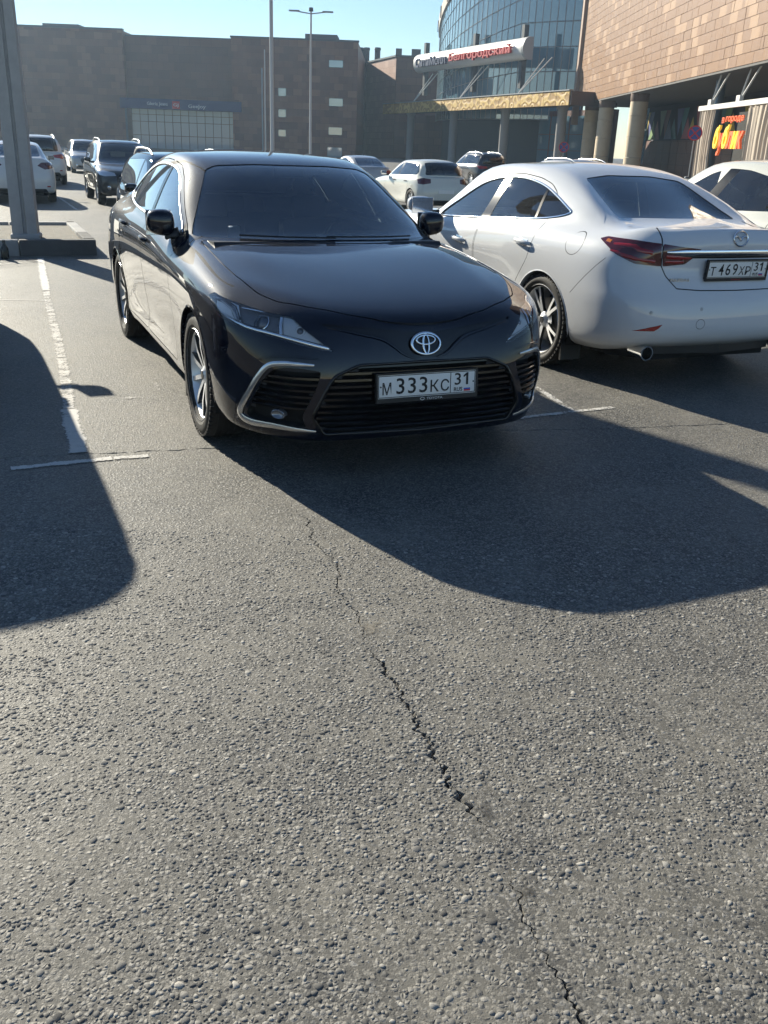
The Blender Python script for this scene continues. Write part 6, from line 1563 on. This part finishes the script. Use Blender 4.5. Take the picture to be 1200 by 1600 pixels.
for k in range(6):
    z = .45 + .094 * k; q = .85 + .03 * k
    for y in (-.26, .26): wire((-.43, y * q, z), (.43, y * q, z + .03), .0045)
    for x in (-.43, .43): wire((x, -.26 * q, z), (x, .26 * q, z), .0045)
for i in range(7): y = -.22 + .44 * i / 6; wire((-.42, y, .43), (.42, y, .48)); wire((-.43, y, .43), (-.45, y * 1.1, .92)); wire((.43, y, .48), (.45, y * 1.1, .92))
bk.build('basket', CHROME, trl)
fr = MB()
for y in (-.24, .24): fr.tube([(.42, y, .12), (-.46, y, .14), (-.40, y, .45), (-.52, y, .98)], .013, 8)
fr.build('frame', STEEL, trl, True); MB().tube([(-.52, -.27, .99), (-.52, .27, .99)], .018, 8).build('handle', mat('handle_red', (.35, .03, .03), .5), trl, True)
for x in (-.42, .40):
    for y in (-.24, .24): MB().lathe([(0, -.018), (.055, -.018), (.055, .018), (0, .018)], 16, 'y', Matrix.Translation((x, y, .055))).build('caster', RUBBER, trl, True, 40)
# ---------------------------------------------------------------- cars in their bays
CAMRY_AT = (-.218379, 5.155394, 0); HD = -1.155289
build_camry(CAMRY_AT, HD)
build_mazda((.790168, 9.880489, 0), 1.987428)
WHITE = car_paint('white_paint', (.60, .60, .58), 0., .4, .06); SILVER = car_paint('silver_paint', (.36, .36, .36), .3, .35, .06); GREY = car_paint('dark_grey_paint', (.028, .031, .034), 0., .4, .05, spec=.05); BLACK2 = car_paint('black_paint_plain', (.006, .007, .010), 0., .5, .01, spec=.0); DBLUE = car_paint('dark_blue_paint', (.02, .025, .04), 0., .4, .06); IVORY = car_paint('ivory_paint', (.58, .58, .52), 0., .4, .05)
AW = HD + math.pi                               # heading of the cars that face away
def place(style, wheel_px, which, heading, label, paint, kw, **k2):
    """stand a car so that one tyre touches the ground where the photograph shows it"""
    g = gnd(*wheel_px) if len(wheel_px) == 2 else Vector(wheel_px)
    hw = kw.get('w', 1.76) / 2 - .05; lx = 0. if which[0] == 'F' else -kw.get('wb', 2.65); ly = hw if which[1] == 'L' else -hw
    sc = k2.get('sc', 1.); lx *= sc; ly *= sc; c, s = math.cos(heading), math.sin(heading)
    return build_car(style, (g.x - c * lx + s * ly, g.y - s * lx - c * ly, 0), heading, label, paint, kw, **k2)
GRP = 'cars parked farther across the lot'
place('suv', (155, 319), 'FR', HD, 'dark grey sport utility car facing the camera at left', GREY, dict(wb=2.62, fo=.86, ro=.88, w=1.80, h=1.60, belt=1.04, ride=.09), show='front', rails=True, wheels='plain', sc=.88)
place('suv', (-2.82, 10.95, 0), 'FR', HD, 'black car with roof rails close behind the black sedan', BLACK2, dict(wb=2.66, fo=.86, ro=.90, w=1.76, h=1.49, belt=.98, ride=.03), show='front', rails=True, glass=DGLASS, sc=.9, level=2)
place('sedan', (86, 315), 'RR', AW, 'white sedan with red tail lights just right of the lamp post', WHITE, dict(wb=2.6, fo=.84, ro=.98, w=1.74, h=1.46, belt=.99), plate_txt='А214ТО', tail=DKRED, sc=0.9)
place('suv', (103, 288), 'RR', AW, 'white tall car behind the white sedan at left', WHITE, dict(wb=2.65, fo=.86, ro=.92, w=1.80, h=1.64, belt=1.06, ride=.08), rails=True, sc=0.87)
place('hatch', (113, 270), 'FR', HD, 'small pale hatchback facing the camera far off at left', SILVER, dict(wb=2.5, fo=.80, ro=.70, w=1.70, h=1.50, belt=.97), show='front', sc=0.87)
place('sedan', (-9.35, 18.2, 0), 'RR', AW, 'white sedan cut by the left edge with a dark lower bumper', WHITE, dict(wb=2.6, fo=.84, ro=.98, w=1.74, h=1.46, belt=.99), tail=DKRED, sc=0.92)
place('hatch', (641, 330), 'RL', AW, 'white hatchback seen past the black windshield', IVORY, dict(wb=2.55, fo=.84, ro=.72, w=1.74, h=1.46, belt=.97), handles=PLATEK, tail=DKRED, sc=0.84)
place('suv', (4.05, 24.6, 0), 'RL', AW, 'pale car with bright roof rails behind the white sedan', SILVER, dict(wb=2.66, fo=.88, ro=.90, w=1.82, h=1.58, belt=1.03, ride=.07), rails=True, sc=0.86)
place('sedan', (-1.6, 31.0, 0), 'RL', AW, 'pale sedan farther off left of the white hatchback', SILVER, dict(wb=2.6, fo=.84, ro=.98, w=1.74, h=1.46, belt=.98), sc=0.82)
place('van', (3.3, 43.0, 0), 'RL', AW, 'dark station wagon far off before the entrance canopy', DBLUE, dict(wb=2.75, fo=.90, ro=.95, w=1.82, h=1.62, belt=1.02, ride=.06), rails=True, sc=0.85)
place('sedan', (10.3, 30.5, 0), 'RL', AW, 'white car roof far off before the beige columns', WHITE, dict(wb=2.6, fo=.84, ro=.98, w=1.74, h=1.46, belt=.99), sc=0.85)
place('sedan', (3.62, 8.95, 0), 'RL', AW, 'white sedan cut by the right edge with black door pillars', IVORY, dict(wb=2.62, fo=.86, ro=1.0, w=1.74, h=1.53, belt=1.0), handles=BLACKPL, glass=GLASS, level=2, lean=.035)
# the car in the next bay to the left: only its shadow reaches into the picture
c_, s_ = math.cos(HD), math.sin(HD)
def camry_pt(x, y): return (CAMRY_AT[0] + c_ * x - s_ * y, CAMRY_AT[1] + s_ * x + c_ * y, 0)
q = camry_pt(-.78 - .72 - 2.58, -2.93)
build_car('hatch', q, AW, 'hatchback in the bay left of the picture that throws the near left shadow', GREY, dict(wb=2.58, fo=.84, ro=.72, w=1.76, h=1.49, belt=1.0), handles=BLACKPL)
# ---------------------------------------------------------------- dusty morning air over the lot
hz = MB().box((0, 180, 9), (836, 470, 20.4)).build('haze', None) if False else None
me = bpy.data.meshes.new('haze'); bmh = bmesh.new(); bmesh.ops.create_cube(bmh, size=1.)
for v in bmh.verts: v.co = Vector((v.co.x * 900, 190 + v.co.y * 520, 9.3 + v.co.z * 20.6))
bmh.to_mesh(me); bmh.free()
hm = bpy.data.materials.new('haze_air'); hm.use_nodes = True; hn = hm.node_tree.nodes; hn.remove(hn['Principled BSDF'])
pv = hn.new('ShaderNodeVolumePrincipled'); pv.inputs['Color'].default_value = (.55, .76, 1.0, 1); pv.inputs['Density'].default_value = .0005; pv.inputs['Anisotropy'].default_value = .5
hm.node_tree.links.new(pv.outputs[0], hn['Material Output'].inputs['Volume']); me.materials.append(hm)
ho = link(bpy.data.objects.new('haze', me)); tag(ho, 'thin pale dusty haze over the whole lot', 'haze', kind='stuff')
